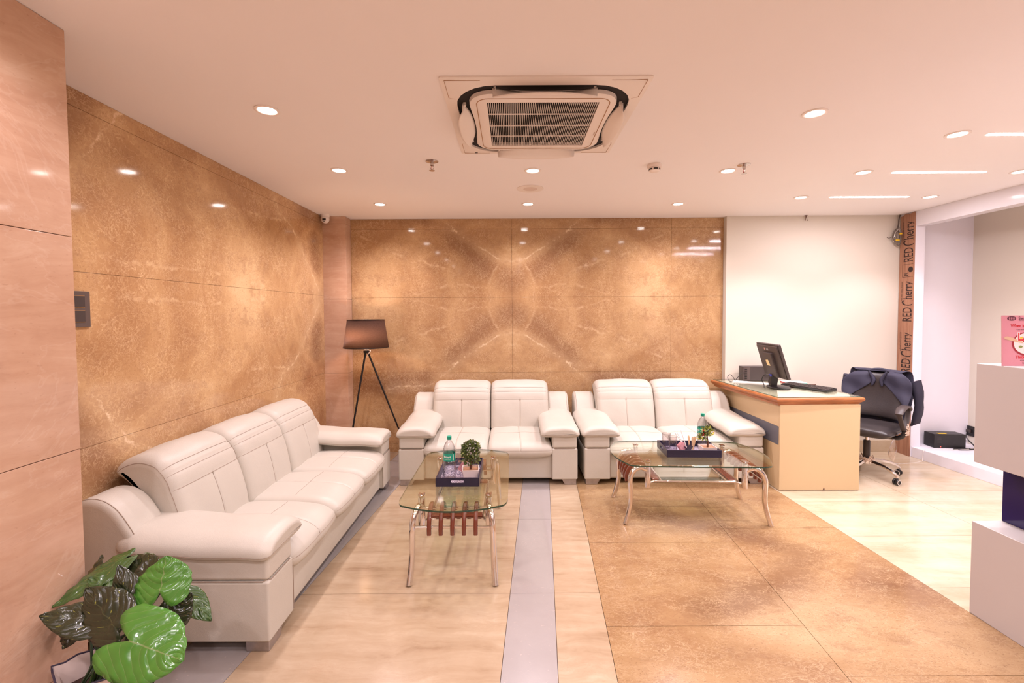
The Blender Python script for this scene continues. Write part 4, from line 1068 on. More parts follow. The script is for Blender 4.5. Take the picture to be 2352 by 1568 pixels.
b = MB(); b.add([tuple(Mt @ Vector(p)) for p in ((-0.035, 0.0428, 0.135), (0.03, 0.0428, 0.135), (0.03, 0.0428, 0.19), (-0.02, 0.0428, 0.195))], [(0, 1, 2, 3)]).build('sticker', plain('sticker_cream', c(236, 212, 160), 0.6), mon, recalc=False)
MB().box(-0.02, 0.03, 0.042, 0.058, 0.02, 0.045, M=Mt).build('video_plug', M['blue_plug'], mon, bevel=0.004)
MB().prism([(0.012, 0.008), (0.06, 0.012), (0.075, 0.05), (0.055, 0.14), (0.015, 0.145), (0.0, 0.08)], -0.028, 0.028, 'x').build('stand_neck', M['black'], mon, bevel=0.006)
MB().lathe([(0.125, 0.0), (0.127, 0.006), (0.115, 0.013), (0.05, 0.020), (0.0001, 0.022)], 36, (0, -0.015, 0), M=Matrix.Diagonal((1.0, 0.8, 1.0))).build('stand_foot', M['black'], mon, smooth=50)
MB().tube(catmull([tuple(Mt @ Vector((0.005, 0.058, 0.032))), (0.03, 0.10, 0.12), (0.06, 0.115, 0.07), (0.05, 0.10, 0.02), (-0.02, 0.13, 0.006)], 6), 0.004, 7).build('video_cable', M['black'], mon, smooth=60)
# keyboard
kb = empty('keyboard', (2.87, 4.40, DT), math.radians(-66), 'black computer keyboard on the desk in front of the monitor', 'keyboard')
MB().prism([(-0.075, 0.002), (0.075, 0.002), (0.075, 0.022), (0.07, 0.026), (-0.07, 0.014), (-0.075, 0.010)], -0.225, 0.225, 'x').build('body', M['black'], kb, bevel=0.003)
for r_ in range(5):
    for k in range(15):
        x = -0.205+k*0.0293; y = -0.052+r_*0.0255; z = 0.0145+(y+0.07)*12/140
        if r_ == 0 and 4 <= k <= 8:
            if k == 4: MB().box(x-0.012, x+0.0293*4+0.012, y-0.010, y+0.010, z, z+0.006).build('key', M['dark_grey'], kb)
            continue
        MB().box(x-0.012, x+0.012, y-0.010, y+0.010, z, z+0.006).build('key', M['dark_grey'], kb)
# small desktop computer tower lying beside, behind the monitor
pc = empty('mini_computer', (2.665, 4.94, DT), math.radians(0), 'small black desktop computer box against the wall behind the monitor', 'computer')
MB().box(-0.175, 0.175, -0.045, 0.045, 0.0, 0.155).build('case', M['dark_grey'], pc, bevel=0.004)
MB().box(-0.17, -0.10, -0.0465, -0.044, 0.008, 0.148).build('port_panel', plain('port_grey', c(90, 76, 72), 0.4, bump=0.6, bscale=120), pc)
for k in range(6): MB().box(-0.155, -0.13, -0.049, -0.046, 0.02+0.02*k, 0.030+0.02*k).build('port', M['black'], pc)
for k in range(7): MB().box(0.06, 0.15, -0.0465, -0.0448, 0.03+0.014*k, 0.034+0.014*k).build('vent', M['black'], pc)
pcb = empty('power_cable', (2.47, 4.86, DT), 0, 'thin black cable looping across the left end of the desk', 'cable')
MB().tube(catmull([(0.05, 0.03, 0.085), (0.0, 0.02, 0.085), (-0.05, 0.02, 0.03), (-0.07, 0.02, 0.005), (-0.10, -0.0, 0.045), (-0.14, -0.01, 0.075), (-0.17, -0.02, 0.05), (-0.16, -0.04, 0.01), (-0.10, -0.06, 0.004)], 7), 0.003, 6).build('cable', M['black'], pcb, smooth=60)
def sheet(name, poly, z, th, mat, label, cat, group=None):
    ob = MB().prism(poly, 0, th).build(name, mat, None); ob.location = (0, 0, z); return tag(ob, label, cat, group)
sheet('paper_stack', [(2.33, 4.80), (2.60, 4.60), (2.66, 4.69), (2.40, 4.90)], DT+0.0005, 0.006, M['paper'], 'white sheets of paper on the left rear part of the desk', 'papers')
nb = empty('notebook', (2.93, 4.72, DT), math.radians(-8), 'white notebook with green and red edge behind the keyboard', 'notebook')
MB().box(-0.10, 0.10, -0.075, 0.075, 0.012, 0.014).build('cover', M['paper'], nb)
MB().box(-0.02, 0.10, -0.075, 0.075, 0.0, 0.0115).build('pages', plain('book_green', c(70, 160, 140), 0.6), nb)
MB().box(-0.10, -0.021, -0.075, 0.075, 0.0, 0.0115).build('pages', plain('book_red', c(186, 52, 60), 0.6), nb)
ob = MB().tube([(0, 0, 0), (0.14, -0.02, 0)], 0.004, 8).build('pen', M['bark'], None, smooth=40); ob.location = (2.93, 4.60, DT+0.005)
tag(ob, 'dark pen lying in front of the white notebook', 'pen')

# ------------------------------------------------------------------ office chair with jacket
M['chair_leather'] = plain('chair_black_leather', c(52, 46, 46), 0.35, var=0.12, bump=0.15, bscale=90)
M['wrap'] = plain('plastic_wrap', c(222, 196, 176), 0.25, var=0.15, scale=40, bump=0.8, bscale=60)
CH = empty('office_chair', (3.41, 4.34, 0), math.radians(-55), 'black leather office chair with chrome star base behind the desk', 'chair')
for k in range(5):
    a = math.radians(72*k-23); d_ = Vector((math.cos(a), math.sin(a), 0)); n_ = Vector((-d_.y, d_.x, 0))
    cl = catmull([(0.03, 0.145), (0.14, 0.135), (0.24, 0.108), (0.295, 0.075)], 5)
    rows_ = []
    for i, (r_, z_) in enumerate(cl):
        hw_ = 0.026-0.010*i/len(cl); row = []
        for (en, ez) in ((-1, -0.3), (-0.7, 0.6), (0, 1), (0.7, 0.6), (1, -0.3), (0, -0.6)):
            p = d_*r_+n_*en*hw_; row.append((p.x, p.y, z_+ez*0.016))
        rows_.append(row)
    b = MB().grid(rows_, closed_v=True); K = len(rows_); b.f += [tuple(range(6)), tuple((K-1)*6+j for j in range(6))]; b.mi += [0, 0]
    arm = b.build('base_arm', M['chrome'], CH, smooth=50)
    cpos = d_*0.285
    R90 = Matrix.Translation((cpos.x, cpos.y, 0.028)) @ Matrix.Rotation(a+0.6*k, 4, 'Z') @ Matrix.Rotation(PI/2, 4, 'Y')
    for s in (-1, 1):
        MB().lathe([(0.012, -0.008), (0.024, -0.008), (0.0275, -0.003), (0.0275, 0.003), (0.024, 0.008), (0.012, 0.008)], 20, M=R90 @ Matrix.Translation((0, 0, s*0.016))).build('caster_wheel', M['black'], arm, smooth=40)
        q = MB(); q.lathe([(0.018, 0.009), (0.023, 0.0088)], 20, caps=False, M=R90 @ Matrix.Translation((0, 0, s*0.016)) @ Matrix.Diagonal((1, 1, s, 1)))
        q.build('caster_ring', M['white_plastic'], arm, recalc=False)
    MB().box(-0.009, 0.009, -0.016, 0.016, 0.02, 0.062, M=Matrix.Translation((cpos.x, cpos.y, 0))).build('caster_fork', M['black'], arm, bevel=0.004)
MB().lathe([(0.045, 0.11), (0.05, 0.13), (0.045, 0.165), (0.03, 0.17)], 20).build('hub', M['chrome'], CH, smooth=40)
q = MB()
rg = random.Random(5)
for k in range(14):
    a = rg.uniform(0, 2*PI); q.tube(catmull([(0.05*math.cos(a), 0.05*math.sin(a), 0.17), (0.06*math.cos(a+0.4), 0.06*math.sin(a+0.4), 0.15), (0.055*math.cos(a+0.9), 0.055*math.sin(a+0.9), 0.165+rg.uniform(-0.03, 0.03))], 4), 0.006, 5)
q.build('plastic_wrap', M['wrap'], CH, smooth=60)
MB().lathe([(0.028, 0.16), (0.028, 0.33), (0.024, 0.335)], 18).build('gas_lift_sleeve', M['dark_grey'], CH, smooth=40)
MB().lathe([(0.014, 0.32), (0.014, 0.40)], 14).build('gas_lift_rod', M['chrome'], CH, smooth=40)
MB().box(-0.10, 0.10, -0.09, 0.12, 0.385, 0.415).build('mechanism', M['black'], CH, bevel=0.01)
# seat: rounded slab
ST = [(-0.235, 0.43), (-0.245, 0.455), (-0.22, 0.485), (-0.10, 0.50), (0.08, 0.492), (0.2, 0.498), (0.23, 0.47), (0.22, 0.425), (0.0, 0.412), (-0.18, 0.412)]
bm_, sf = loft(ST, -0.24, 0.24, 0.04, 14, lambda s, p, q_: (s, p, q_), wob=0.002, crown=0.008, rx=0.09)
bm_.build('seat', M['chair_leather'], CH, smooth=180)
# backrest: curved panel
def back_pt(u, v, d=0.0):
    """u -1..1 across, v 0..1 up; d offset towards the front"""
    hw_ = 0.225*(0.80+0.42*v-0.34*v*v)*(1.0)
    z = 0.53+0.435*v; x = u*hw_
    y = 0.235+0.075*v+0.02*math.sin(PI*v) - 0.055*u*u - d
    return Vector((x, y, z))
def shell(name, mat, parent, dF, dB, us, vs, sm=60):
    F_ = [[back_pt(u, v, dF*(1-abs(u)**6)**0.5*(1-abs(2*v-1)**8)**0.5 if True else dF) for u in us] for v in vs]
    B_ = [[back_pt(u, v, -dB) for u in us] for v in vs]
    b = MB(); b.grid(F_); b.grid(B_)
    nu, nv = len(us), len(vs); off = nu*nv
    edge = [(0, j) for j in range(nu)]+[(i, nu-1) for i in range(1, nv)]+[(nv-1, j) for j in range(nu-2, -1, -1)]+[(i, 0) for i in range(nv-2, 0, -1)]
    for (a_, b_) in zip(edge, edge[1:]+edge[:1]):
        b.f.append((a_[0]*nu+a_[1], b_[0]*nu+b_[1], off+b_[0]*nu+b_[1], off+a_[0]*nu+a_[1])); b.mi.append(0)
    return b.build(name, mat, parent, smooth=sm)
us = [math.sin(PI/2*x) for x in np.linspace(-1, 1, 21)]; vs = [(1-math.cos(PI*x))/2 for x in np.linspace(0, 1, 17)]
shell('backrest', M['chair_leather'], CH, 0.045, 0.02, us, vs)
MB().prism([(0.10, 0.39), (0.20, 0.395), (0.30, 0.45), (0.335, 0.62), (0.355, 0.75), (0.335, 0.75), (0.31, 0.62), (0.275, 0.47), (0.19, 0.42), (0.10, 0.412)], -0.03, 0.03, 'x').build('back_bracket', M['black'], CH, bevel=0.005)
for s in (-1, 1):
    a_ = MB()
    cl = catmull([(0.13, 0.655), (0.08, 0.69), (0.0, 0.70), (-0.09, 0.685), (-0.15, 0.645)], 6)
    tn = np.gradient(cl, axis=0); tn /= np.linalg.norm(tn, axis=1)[:, None]; nn = np.c_[-tn[:, 1], tn[:, 0]]
    rows_ = [[(s*0.275+ex*0.036*(0.75+0.35*math.sin(PI*i/len(cl))), p[0]+n_[0]*en*0.011, p[1]+n_[1]*en*0.011) for (ex, en) in ((-1, 0), (-0.8, 0.8), (0, 1), (0.8, 0.8), (1, 0), (0.7, -0.9), (-0.7, -0.9))] for i, (p, n_) in enumerate(zip(cl, nn))]
    b = MB().grid(rows_, closed_v=True); K = len(rows_); b.f += [tuple(range(7)), tuple((K-1)*7+j for j in range(7))]; b.mi += [0, 0]
    pad = b.build('armrest', M['dark_grey'], CH, smooth=50)
    for pts in ([(-0.135, 0.65), (-0.07, 0.56), (0.0, 0.48)], [(0.12, 0.665), (0.085, 0.57), (0.02, 0.48)]):
        q = MB(); cl = catmull(pts, 5)
        rows_ = [[(s*0.275+ex*0.018, p[0]+ey*0.014, p[1]) for ex, ey in ((-1, -1), (1, -1), (1, 1), (-1, 1))] for p in cl]
        b = MB().grid(rows_, closed_v=True); K = len(rows_); b.f += [(0, 1, 2, 3), tuple((K-1)*4+j for j in range(4))]; b.mi += [0, 0]
        b.build('armrest_post', M['dark_grey'], pad, bevel=0.004)
    MB().tube(catmull([(s*0.275, 0.01, 0.50), (s*0.272, 0.01, 0.44), (s*0.22, 0.01, 0.40), (s*0.08, 0.01, 0.40)], 5), 0.020, 8).build('armrest_bracket', M['black'], pad, smooth=60)
    q = MB()
    for k in range(9):
        zz = rg.uniform(0.44, 0.53); q.tube(catmull([(s*0.30, -0.03+rg.uniform(-0.02, 0.02), zz), (s*0.305, 0.02, zz+rg.uniform(-0.02, 0.02)), (s*0.29, 0.05, zz+rg.uniform(-0.03, 0.03))], 4), 0.006, 5)
    q.build('plastic_wrap', M['wrap'], pad, smooth=60)
# torn plastic hanging from the seat
b = MB()
rows_ = [[(0.20+0.05*j/5+0.01*math.sin(i*1.3+j), -0.10+0.03*math.sin(j*1.7+i*0.8), 0.41-0.045*i*(1-0.10*abs(j-2.5))) for j in range(6)] for i in range(6)]
f1 = b.grid(rows_).build('hanging_wrap', clear_glass('thin_wrap', (0.9, 0.82, 0.76, 1), 1.5, 0.2, 2.0), CH, smooth=60)
M['jacket'] = plain('navy_jacket_cloth', c(46, 44, 62), 0.75, var=0.12, scale=6, bump=0.12, bscale=500)
JK = empty('jacket', (3.41, 4.34, 0), math.radians(-55), 'dark navy jacket hung over the back of the office chair', 'jacket')
def jk(u, v, d, k=0.0):
    hw_ = 0.225*(0.80+0.42*min(v, 1)-0.34*min(v, 1)**2)+0.045
    z = 0.53+0.435*v; x = u*hw_
    y = 0.235+0.075*min(v, 1)+0.02*math.sin(PI*min(v, 1))-0.055*u*u-d+0.008*math.sin(9*u+5*v+k)+0.005*math.sin(17*v+4*u)
    return Vector((x, y, z))
def cloth(name, rows_, th=0.006):
    f_ = MB().grid(rows_).build(name, M['jacket'], JK, smooth=80)
    so_ = f_.modifiers.new('solid', 'SOLIDIFY'); so_.thickness = th; so_.offset = 0
    sb = f_.modifiers.new('sub', 'SUBSURF'); sb.levels = 1; sb.render_levels = 1
    return f_
for s in (-1, 1):
    rows_ = []
    for i in range(13):
        v = 1.055-0.75*i/12 if s > 0 else 1.04-0.82*i/12
        # inner lapel edge: neck opening, then lapel meets, then opens towards the bottom
        tt = i/12
        inner = np.interp(tt, [0, 0.08, 0.2, 0.30, 0.42, 0.7, 1.0], [0.36, 0.30, 0.16, 0.10, 0.22, 0.58, 0.96] if s > 0 else [0.36, 0.30, 0.18, 0.14, 0.30, 0.78, 0.99])
        outer = np.interp(tt, [0, 0.12, 0.3, 0.6, 1.0], [0.62, 0.95, 1.12, 1.10, 1.02])
        row = []
        for j in range(9):
            u = s*(inner+(outer-inner)*j/8)
            d_ = 0.058 if tt > 0.05 else 0.03
            d_ = d_*(1-0.25*(j/8)**2)
            row.append(jk(u, v, d_ - (0.05 if i == 0 else 0), s))
        rows_.append(row)
    cloth('front_panel', rows_)
    # lapel / collar roll
    pts = [jk(s*np.interp(q_, [0, 0.3, 0.6, 1], [0.30, 0.20, 0.12, 0.16]), 1.03-0.33*q_, 0.066, s) for q_ in np.linspace(0, 1, 9)]
    MB().tube(pts, [0.008, 0.012, 0.014, 0.016, 0.018, 0.018, 0.016, 0.012, 0.006], 8).build('lapel', M['jacket'], JK, smooth=60)
    # shoulder and empty sleeve folded behind
    rows_ = []
    for i in range(9):
        tt = i/8; cx_ = s*(0.265+0.03*math.sin(PI*tt)); zc_ = 0.90-0.42*tt; yc_ = 0.33+0.04*tt
        rad = 0.055-0.012*tt
        rows_.append([(cx_+rad*0.75*math.cos(a)+0.006*math.sin(3*a+i), yc_+rad*math.sin(a), zc_+0.02*math.cos(a)*s) for a in np.linspace(0, 2*PI, 13)[:-1]])
    b = MB().grid(rows_, closed_v=True); b.f += [tuple(range(12)), tuple(8*12+j for j in range(12))]; b.mi += [0, 0]
    b.build('sleeve', M['jacket'], JK, smooth=80)
rows_ = []
for i in range(12):
    tt = i/11
    if i < 3: v = 1.03+0.02*i; d_ = 0.02-0.03*i
    else: v = 1.06-1.30*(i-3)/8; d_ = -0.065-0.02*math.sin((i-3)*0.5)
    rows_.append([jk((-1+2*j/14)*(1.04 if i > 2 else 0.75+0.08*i), v, d_) for j in range(15)])
cloth('back_panel', rows_)
pts = [jk(u, 1.065-0.06*u*u*6, -0.005) for u in np.linspace(-0.34, 0.34, 11)]
MB().tube(pts, 0.016, 8).build('collar', M['jacket'], JK, smooth=60)

# ------------------------------------------------------------------ black UPS box, socket, cables on the platform
o = empty('ups_box', (4.665, 4.87, 0.1085), math.radians(-6), 'black battery backup box on the white platform by the recess wall', 'power supply')
MB().box(-0.155, 0.155, -0.07, 0.07, 0.0, 0.150).build('case', M['black'], o, bevel=0.006)
MB().box(-0.10, -0.02, -0.055, -0.02, 0.1505, 0.152).build('sticker', M['yellow'], o)
for k in range(4): MB().box(-0.125, -0.085, -0.0715, -0.0695, 0.06+0.016*k, 0.064+0.016*k).build('vent', M['dark_grey'], o)
MB().sphere((-0.09, -0.0705, 0.015), 0.004, 8, 6).build('indicator', M['red_glow'], o)
o = empty('wall_socket', (XR, 4.955, 0.255), 0, 'black wall socket on the cream wall above the platform', 'socket')
MB().box(-0.010, -0.0003, -0.045, 0.045, -0.055, 0.055).build('plate', M['black'], o, bevel=0.003)
MB().box(-0.035, -0.010, -0.02, 0.02, -0.02, 0.015).build('plug', M['dark_grey'], o, bevel=0.005)
o = empty('extension_cord', (4.86, 4.80, 0.109), 0, 'tangle of black and white cords on the platform beside the black box', 'cord')
MB().tube(catmull([(0.135, 0.155, 0.14), (0.11, 0.14, 0.08), (0.10, 0.05, 0.02), (0.04, -0.04, 0.006), (-0.06, -0.05, 0.005), (-0.12, -0.06, 0.005)], 7), 0.005, 7).build('cord', M['black'], o, smooth=60)
MB().tube(catmull([(-0.03, 0.06, 0.05), (0.02, 0.03, 0.07), (0.05, 0.0, 0.03), (0.02, -0.05, 0.006), (-0.1, -0.075, 0.005), (-0.2, -0.06, 0.005), (-0.17, -0.03, 0.005), (0.02, -0.02, 0.006)], 7), 0.005, 7).build('cord', M['black'], o, smooth=60)
MB().tube(catmull([(0.1, 0.02, 0.004), (-0.05, -0.05, 0.005), (-0.25, -0.07, 0.004), (-0.43, -0.06, 0.003), (-0.52, -0.05, 0.002)], 7), 0.0045, 7).build('cord', M['white_plastic'], o, smooth=60)
o = empty('floor_wire', (4.30, 4.70, 0), 0, 'thin white wire running from the platform across the floor to the desk', 'wire')
MB().tube(catmull([(0.035, 0.04, 0.112), (0.012, 0.03, 0.10), (-0.004, 0.02, 0.02), (-0.05, -0.01, 0.003), (-0.3, -0.06, 0.003), (-0.7, 0.0, 0.003), (-1.1, 0.05, 0.003)], 7), 0.003, 6).build('wire', M['white_plastic'], o, smooth=60)

# ------------------------------------------------------------------ reception counter at the right edge
CX, CY = 2.37, 2.315
cn = empty('reception_counter', (CX, CY, 0), 0, 'white stacked reception counter with a navy band at the right edge', 'counter')
MB().box(0.0, 0.62, -1.5, 0.0, 0.0, 0.483).build('lower_block', M['counter_white'], cn, bevel=0.003)
MB().box(0.15, 0.56, -1.44, -0.003, 0.4835, 0.79).build('navy_core', plain('navy_gloss', c(38, 28, 84), 0.12, var=0.05), cn, bevel=0.002)
MB().box(0.0, 0.66, -1.5, 0.0, 0.7905, 1.298).build('upper_block', M['counter_white'], cn, bevel=0.003)
# pink table poster
pst = empty('poster_stand', (2.37, 2.19, 1.2985), 0, 'pink advertising poster stand with a bowl picture on the counter', 'poster')
tilt = Matrix.Rotation(math.radians(-2), 4, 'X')
PW, PH = 0.21, 0.243
M['pink'] = plain('poster_pink', c(206, 136, 148), 0.4, var=0.04, scale=6)
MB().box(-0.003, PW, 0.0, 0.004, 0.0, PH, M=tilt).build('board', M['pink'], pst)
MB().box(0.05, PW-0.05, 0.004, 0.006, 0.0, 0.16, M=tilt @ Matrix.Translation((0, 0.002, 0.0)) @ Matrix.Rotation(math.radians(-9), 4, 'X')).build('easel_back', M['pink'], pst)
def pf(x0, z0, lift=0.0006): return lambda x, y: tuple(tilt @ Vector((x0+x, -lift, z0+y)))
def pprint(name, pts, mat, lift=0.0005):
    b_ = MB(); b_.add([tuple(tilt @ Vector((x, -lift, z))) for x, z in pts], [tuple(range(len(pts)))]); return b_.build(name, mat, pst, recalc=False)
prk = plain('poster_dark_print', c(96, 44, 60), 0.5)
lettering('lettering', 'Swad', 0.021, pf(0.098, PH-0.020), prk, pst, bold=0.0003)
lettering('lettering', 'RESTAURANT', 0.006, pf(0.098, PH-0.026), prk, pst)
pprint('emblem', [(0.043+0.022*math.cos(a), PH-0.014+0.011*math.sin(a)) for a in np.linspace(0, 2*PI, 25)[:-1]], prk)
for k in (-1, 0, 1): pprint('emblem_bar', [(0.043+k*0.010+0.003*math.cos(a), PH-0.014+0.007*math.sin(a)) for a in np.linspace(0, 2*PI, 13)[:-1]], M['pink'], 0.0008)
lettering('lettering', 'When in House', 0.020, pf(0.103, PH-0.056), M['red_print'], pst, bold=0.0005)
lettering('lettering', 'Cool down with this', 0.0095, pf(0.105, PH-0.071), prk, pst)
lettering('lettering', 'LASSI', 0.052, pf(0.13, PH-0.120, 0.0014), M['red_print'], pst, bold=0.0012)
lettering('lettering_outline', 'LASSI', 0.052, pf(0.13, PH-0.120, 0.0011), M['white_print'], pst, bold=0.0032)
ring_ = lambda cx, cz, rx, rz, n_=36: [(cx+rx*math.cos(a), cz+rz*math.sin(a)) for a in np.linspace(0, 2*PI, n_+1)[:-1]]
pprint('bowl_rim', ring_(0.118, 0.105, 0.074, 0.058), plain('bowl_red', c(150, 30, 44), 0.4), 0.0005)
pprint('bowl_inside', ring_(0.118, 0.107, 0.066, 0.051), plain('bowl_white', c(226, 214, 208), 0.4), 0.0007)
for (x, z, rx, rz, mt) in ((0.105, 0.13, 0.03, 0.012, 'fruit_y'), (0.125, 0.122, 0.03, 0.016, 'fruit_r'), (0.085, 0.092, 0.010, 0.006, 'leaf_b'), (0.118, 0.086, 0.009, 0.005, 'leaf_b'), (0.14, 0.10, 0.01, 0.006, 'leaf_a')):
    pprint('topping', ring_(x, z, rx, rz, 16), M[mt], 0.0009)
pprint('spoon', [(0.005, 0.137), (0.02, 0.143), (0.05, 0.135), (0.095, 0.116), (0.098, 0.108), (0.06, 0.116), (0.02, 0.126), (0.006, 0.13)], plain('spoon_tan', c(206, 168, 138), 0.5), 0.001)
lettering('lettering', 'Thick and Creamy', 0.020, pf(0.135, 0.036), M['red_print'], pst, bold=0.0005)
lettering('lettering', 'straight from the dairy', 0.0095, pf(0.125, 0.024), prk, pst)
lettering('lettering', 'HOMANSHA', 0.013, pf(0.13, 0.009), prk, pst, bold=0.0002)

# ------------------------------------------------------------------ switch plate on the left wall
o = empty('switch_plate', (XL+0.0203, 2.13, 1.595), 0, 'grey wall switch plate with gold-edged rockers on the left marble wall', 'switch plate')
MB().box(0.0, 0.010, -0.075, 0.075, -0.085, 0.085).build('plate', plain('switch_grey', c(92, 80, 76), 0.35), o, bevel=0.002)
gold = plain('switch_gold', c(206, 168, 110), 0.3, 0.8)
for zc in (-0.034, 0.036):
    for yc in (0.018,):
        MB().box(0.010, 0.0115, yc-0.060, yc+0.028, zc-0.028, zc+0.028).build('rocker_frame', gold, o)
        MB().box(0.0115, 0.0145, yc-0.058, yc+0.026, zc-0.026, zc+0.026).build('rocker', M['dark_grey'], o, bevel=0.001)

# ------------------------------------------------------------------ potted plant by the near pier
def leaf_mat(name, lo, hi, vein, streak):
    t = NT(name); uv = t.n('ShaderNodeTexCoord').outputs['UV']; s_ = t.n('ShaderNodeSeparateXYZ'); t.set(s_.inputs[0], uv)
    u = t.math('ABSOLUTE', t.math('SUBTRACT', s_.outputs[0], 0.5)); v = s_.outputs[1]
    n1 = t.noise(t.obj(), 12.0, 3).outputs[0]
    col = t.mix(n1, lo, hi)
    ribs = t.math('ABSOLUTE', t.math('SINE', t.math('MULTIPLY', t.math('SUBTRACT', v, t.math('MULTIPLY', u, 0.9)), 26.0)))
    rl = t.math('SUBTRACT', 1.0, smooth(t, ribs, 0.0, 0.16))
    ml = t.math('SUBTRACT', 1.0, smooth(t, u, 0.004, 0.014))
    msk = t.math('MAXIMUM', t.math('MULTIPLY', rl, 0.55), ml)
    col = t.mix(t.math('MULTIPLY', msk, streak[0]), col, vein)
    st = t.math('MULTIPLY', rl, smooth(t, t.noise(t.vm('MULTIPLY', uv, (7, 5, 1)), 1.0, 2).outputs[0], 0.56, 0.66))
    col = t.mix(t.math('MULTIPLY', st, streak[1]), col, c(190, 190, 70))
    t.base(col).p(rough=0.22, spec=0.5, coat=0.4)
    t.bump(t.math('ADD', t.math('MULTIPLY', ribs, 0.6), n1), 0.35, 0.006)
    return t.m
M['leaf_bright'] = leaf_mat('leaf_bright_green', c(58, 112, 36), c(84, 138, 52), c(140, 150, 104), (0.6, 0.0))
M['leaf_dark'] = leaf_mat('leaf_dark_green', c(28, 34, 20), c(52, 58, 34), c(86, 90, 58), (0.4, 1.0))
M['leaf_mid'] = leaf_mat('leaf_mid_green', c(46, 76, 32), c(70, 98, 46), c(110, 130, 70), (0.5, 0.8))
M['stem'] = plain('stem_green', c(50, 70, 42), 0.5, var=0.2)
def leaf(base, tip, width, nrm, mat, parent, lobes=0.28, cup=0.15, droop=0.1, name='leaf'):
    base, tip = Vector(base), Vector(tip); ax = tip-base; L = ax.length; ax.normalize()
    nrm = Vector(nrm); nrm = (nrm-ax*nrm.dot(ax)).normalized(); sd = ax.cross(nrm)
    nu, nv = 12, 18; V = []; UV = []
    for i in range(nv+1):
        v = i/nv
        for j in range(nu+1):
            u = j/nu*2-1
            # heart outline: half width over the length
            if lobes > 0.35: hw_ = 0.5*width*(math.cos(PI/2*v**1.5)**0.75 if v < 1 else 0.0)*(0.94+0.12*math.sin(PI*v))
            else: hw_ = 0.5*width*(math.sin(PI*min(1, (v*0.93+0.07))**0.62)**0.8 if v < 1 else 0.0)
            hw_ = max(hw_, 0.0008)
            back = -lobes*L*math.sin(PI*0.82*abs(u)**0.85)*math.exp(-v*4.5)       # rounded lobes reach back past the stem
            x = u*hw_; y = v*L+back
            edge = 0.012*math.sin(v*31+u*3)*abs(u)**2*width/0.15
            z = -cup*abs(u)**1.6*hw_ - droop*L*v*v + edge*0.35 + 0.006*math.sin(v*22-abs(u)*6)*(1-abs(u))
            V.append(base+ax*y+sd*x+nrm*z); UV.append((j/nu, v))
    Fs = []
    for i in range(nv):
        for j in range(nu):
            a = i*(nu+1)+j; Fs.append((a, a+1, a+nu+2, a+nu+1))
    b = MB().add(V, Fs)
    o_ = b.build(name, mat, parent, smooth=180, recalc=False)
    ul = o_.data.uv_layers.new(name='UVMap')
    for lp in o_.data.loops: ul.data[lp.index].uv = UV[lp.vertex_index]
    so_ = o_.modifiers.new('solid', 'SOLIDIFY'); so_.thickness = 0.0012
    return o_
PX, PY = -1.475, 1.575
PL = empty('potted_plant', (PX, PY, 0), 0, 'leafy green potted plant by the near stone pier, in front of the long sofa', 'potted plant')
inv = Vector((PX, PY, 0))
pot_m = NT('pot_glaze'); _n = pot_m.noise(pot_m.obj(), 6.0, 3).outputs[0]
pot_m.base(pot_m.mix(_n, c(200, 178, 168), c(214, 194, 184))).p(rough=0.3); pot_m = pot_m.m
ROT = math.radians(38)
def pot_ring(hd, z, wave=0.0, n=12):
    # square ring with half diagonal hd, corners to the left, right, front and back
    cs = [Vector((hd*math.cos(ROT-math.radians(38)+k*PI/2+0.14), hd*math.sin(ROT-math.radians(38)+k*PI/2+0.14))) for k in range(4)]
    out = []
    for k in range(4):
        for i in range(n):
            p = cs[k].lerp(cs[(k+1) % 4], i/n)*(1+0.05*math.sin(PI*i/n)); out.append((p.x, p.y, z+wave*math.cos(2*PI*3*i/n)))
    return out
prof = [(0.085, 0.0, 0), (0.09, 0.012, 0), (0.112, 0.17, 0), (0.128, 0.28, 0), (0.148, 0.325, 0.004), (0.146, 0.332, 0.004), (0.124, 0.295, 0), (0.116, 0.24, 0)]
MB().grid([pot_ring(*p) for p in prof], closed_v=True).build('pot', pot_m, PL, smooth=45)
MB().tube(pot_ring(0.1475, 0.3305, 0.004), 0.0035, 6, closed=True).build('pot_rim', plain('rim_blue', c(58, 50, 66), 0.3), PL, smooth=60)
MB().add(pot_ring(0.119, 0.255), [tuple(range(48))]).build('soil', plain('dark_soil', c(60, 36, 28), 0.95, var=0.4, scale=60, bump=0.8), PL)
MB().add(pot_ring(0.085, 0.0), [tuple(range(47, -1, -1))]).build('pot_bottom', pot_m, PL)
for k in range(4):
    def sc(u_, z_, k=k):   # point on face k of the pot, u 0..1 along the face
        hd = np.interp(z_, [0, 0.012, 0.17, 0.28, 0.325], [0.085, 0.09, 0.112, 0.128, 0.148])
        a_ = 0.14+k*PI/2; p = Vector((math.cos(a_), math.sin(a_))).lerp(Vector((math.cos(a_+PI/2), math.sin(a_+PI/2))), u_)*hd*(1+0.05*math.sin(PI*u_))
        p *= 1+0.0015/hd; return (p.x, p.y, z_)
    for um, sg in ((0.33, 1), (0.67, -1)):
        MB().tube([sc(um+sg*0.11*math.cos(t_)*(1-t_/14), 0.20+0.035*math.sin(t_)*(1-t_/14)) for t_ in np.linspace(0, 10, 36)], 0.0018, 5).build('scroll_ornament', M['black_print'], PL, smooth=60)
    fr_ = [sc(0.08, z_) for z_ in np.linspace(0.05, 0.30, 10)]+[sc(u_, 0.30) for u_ in np.linspace(0.08, 0.92, 12)][1:]+[sc(0.92, z_) for z_ in np.linspace(0.30, 0.05, 10)][1:]
    MB().tube(fr_, 0.0018, 5).build('frame_ornament', M['black_print'], PL, smooth=60)
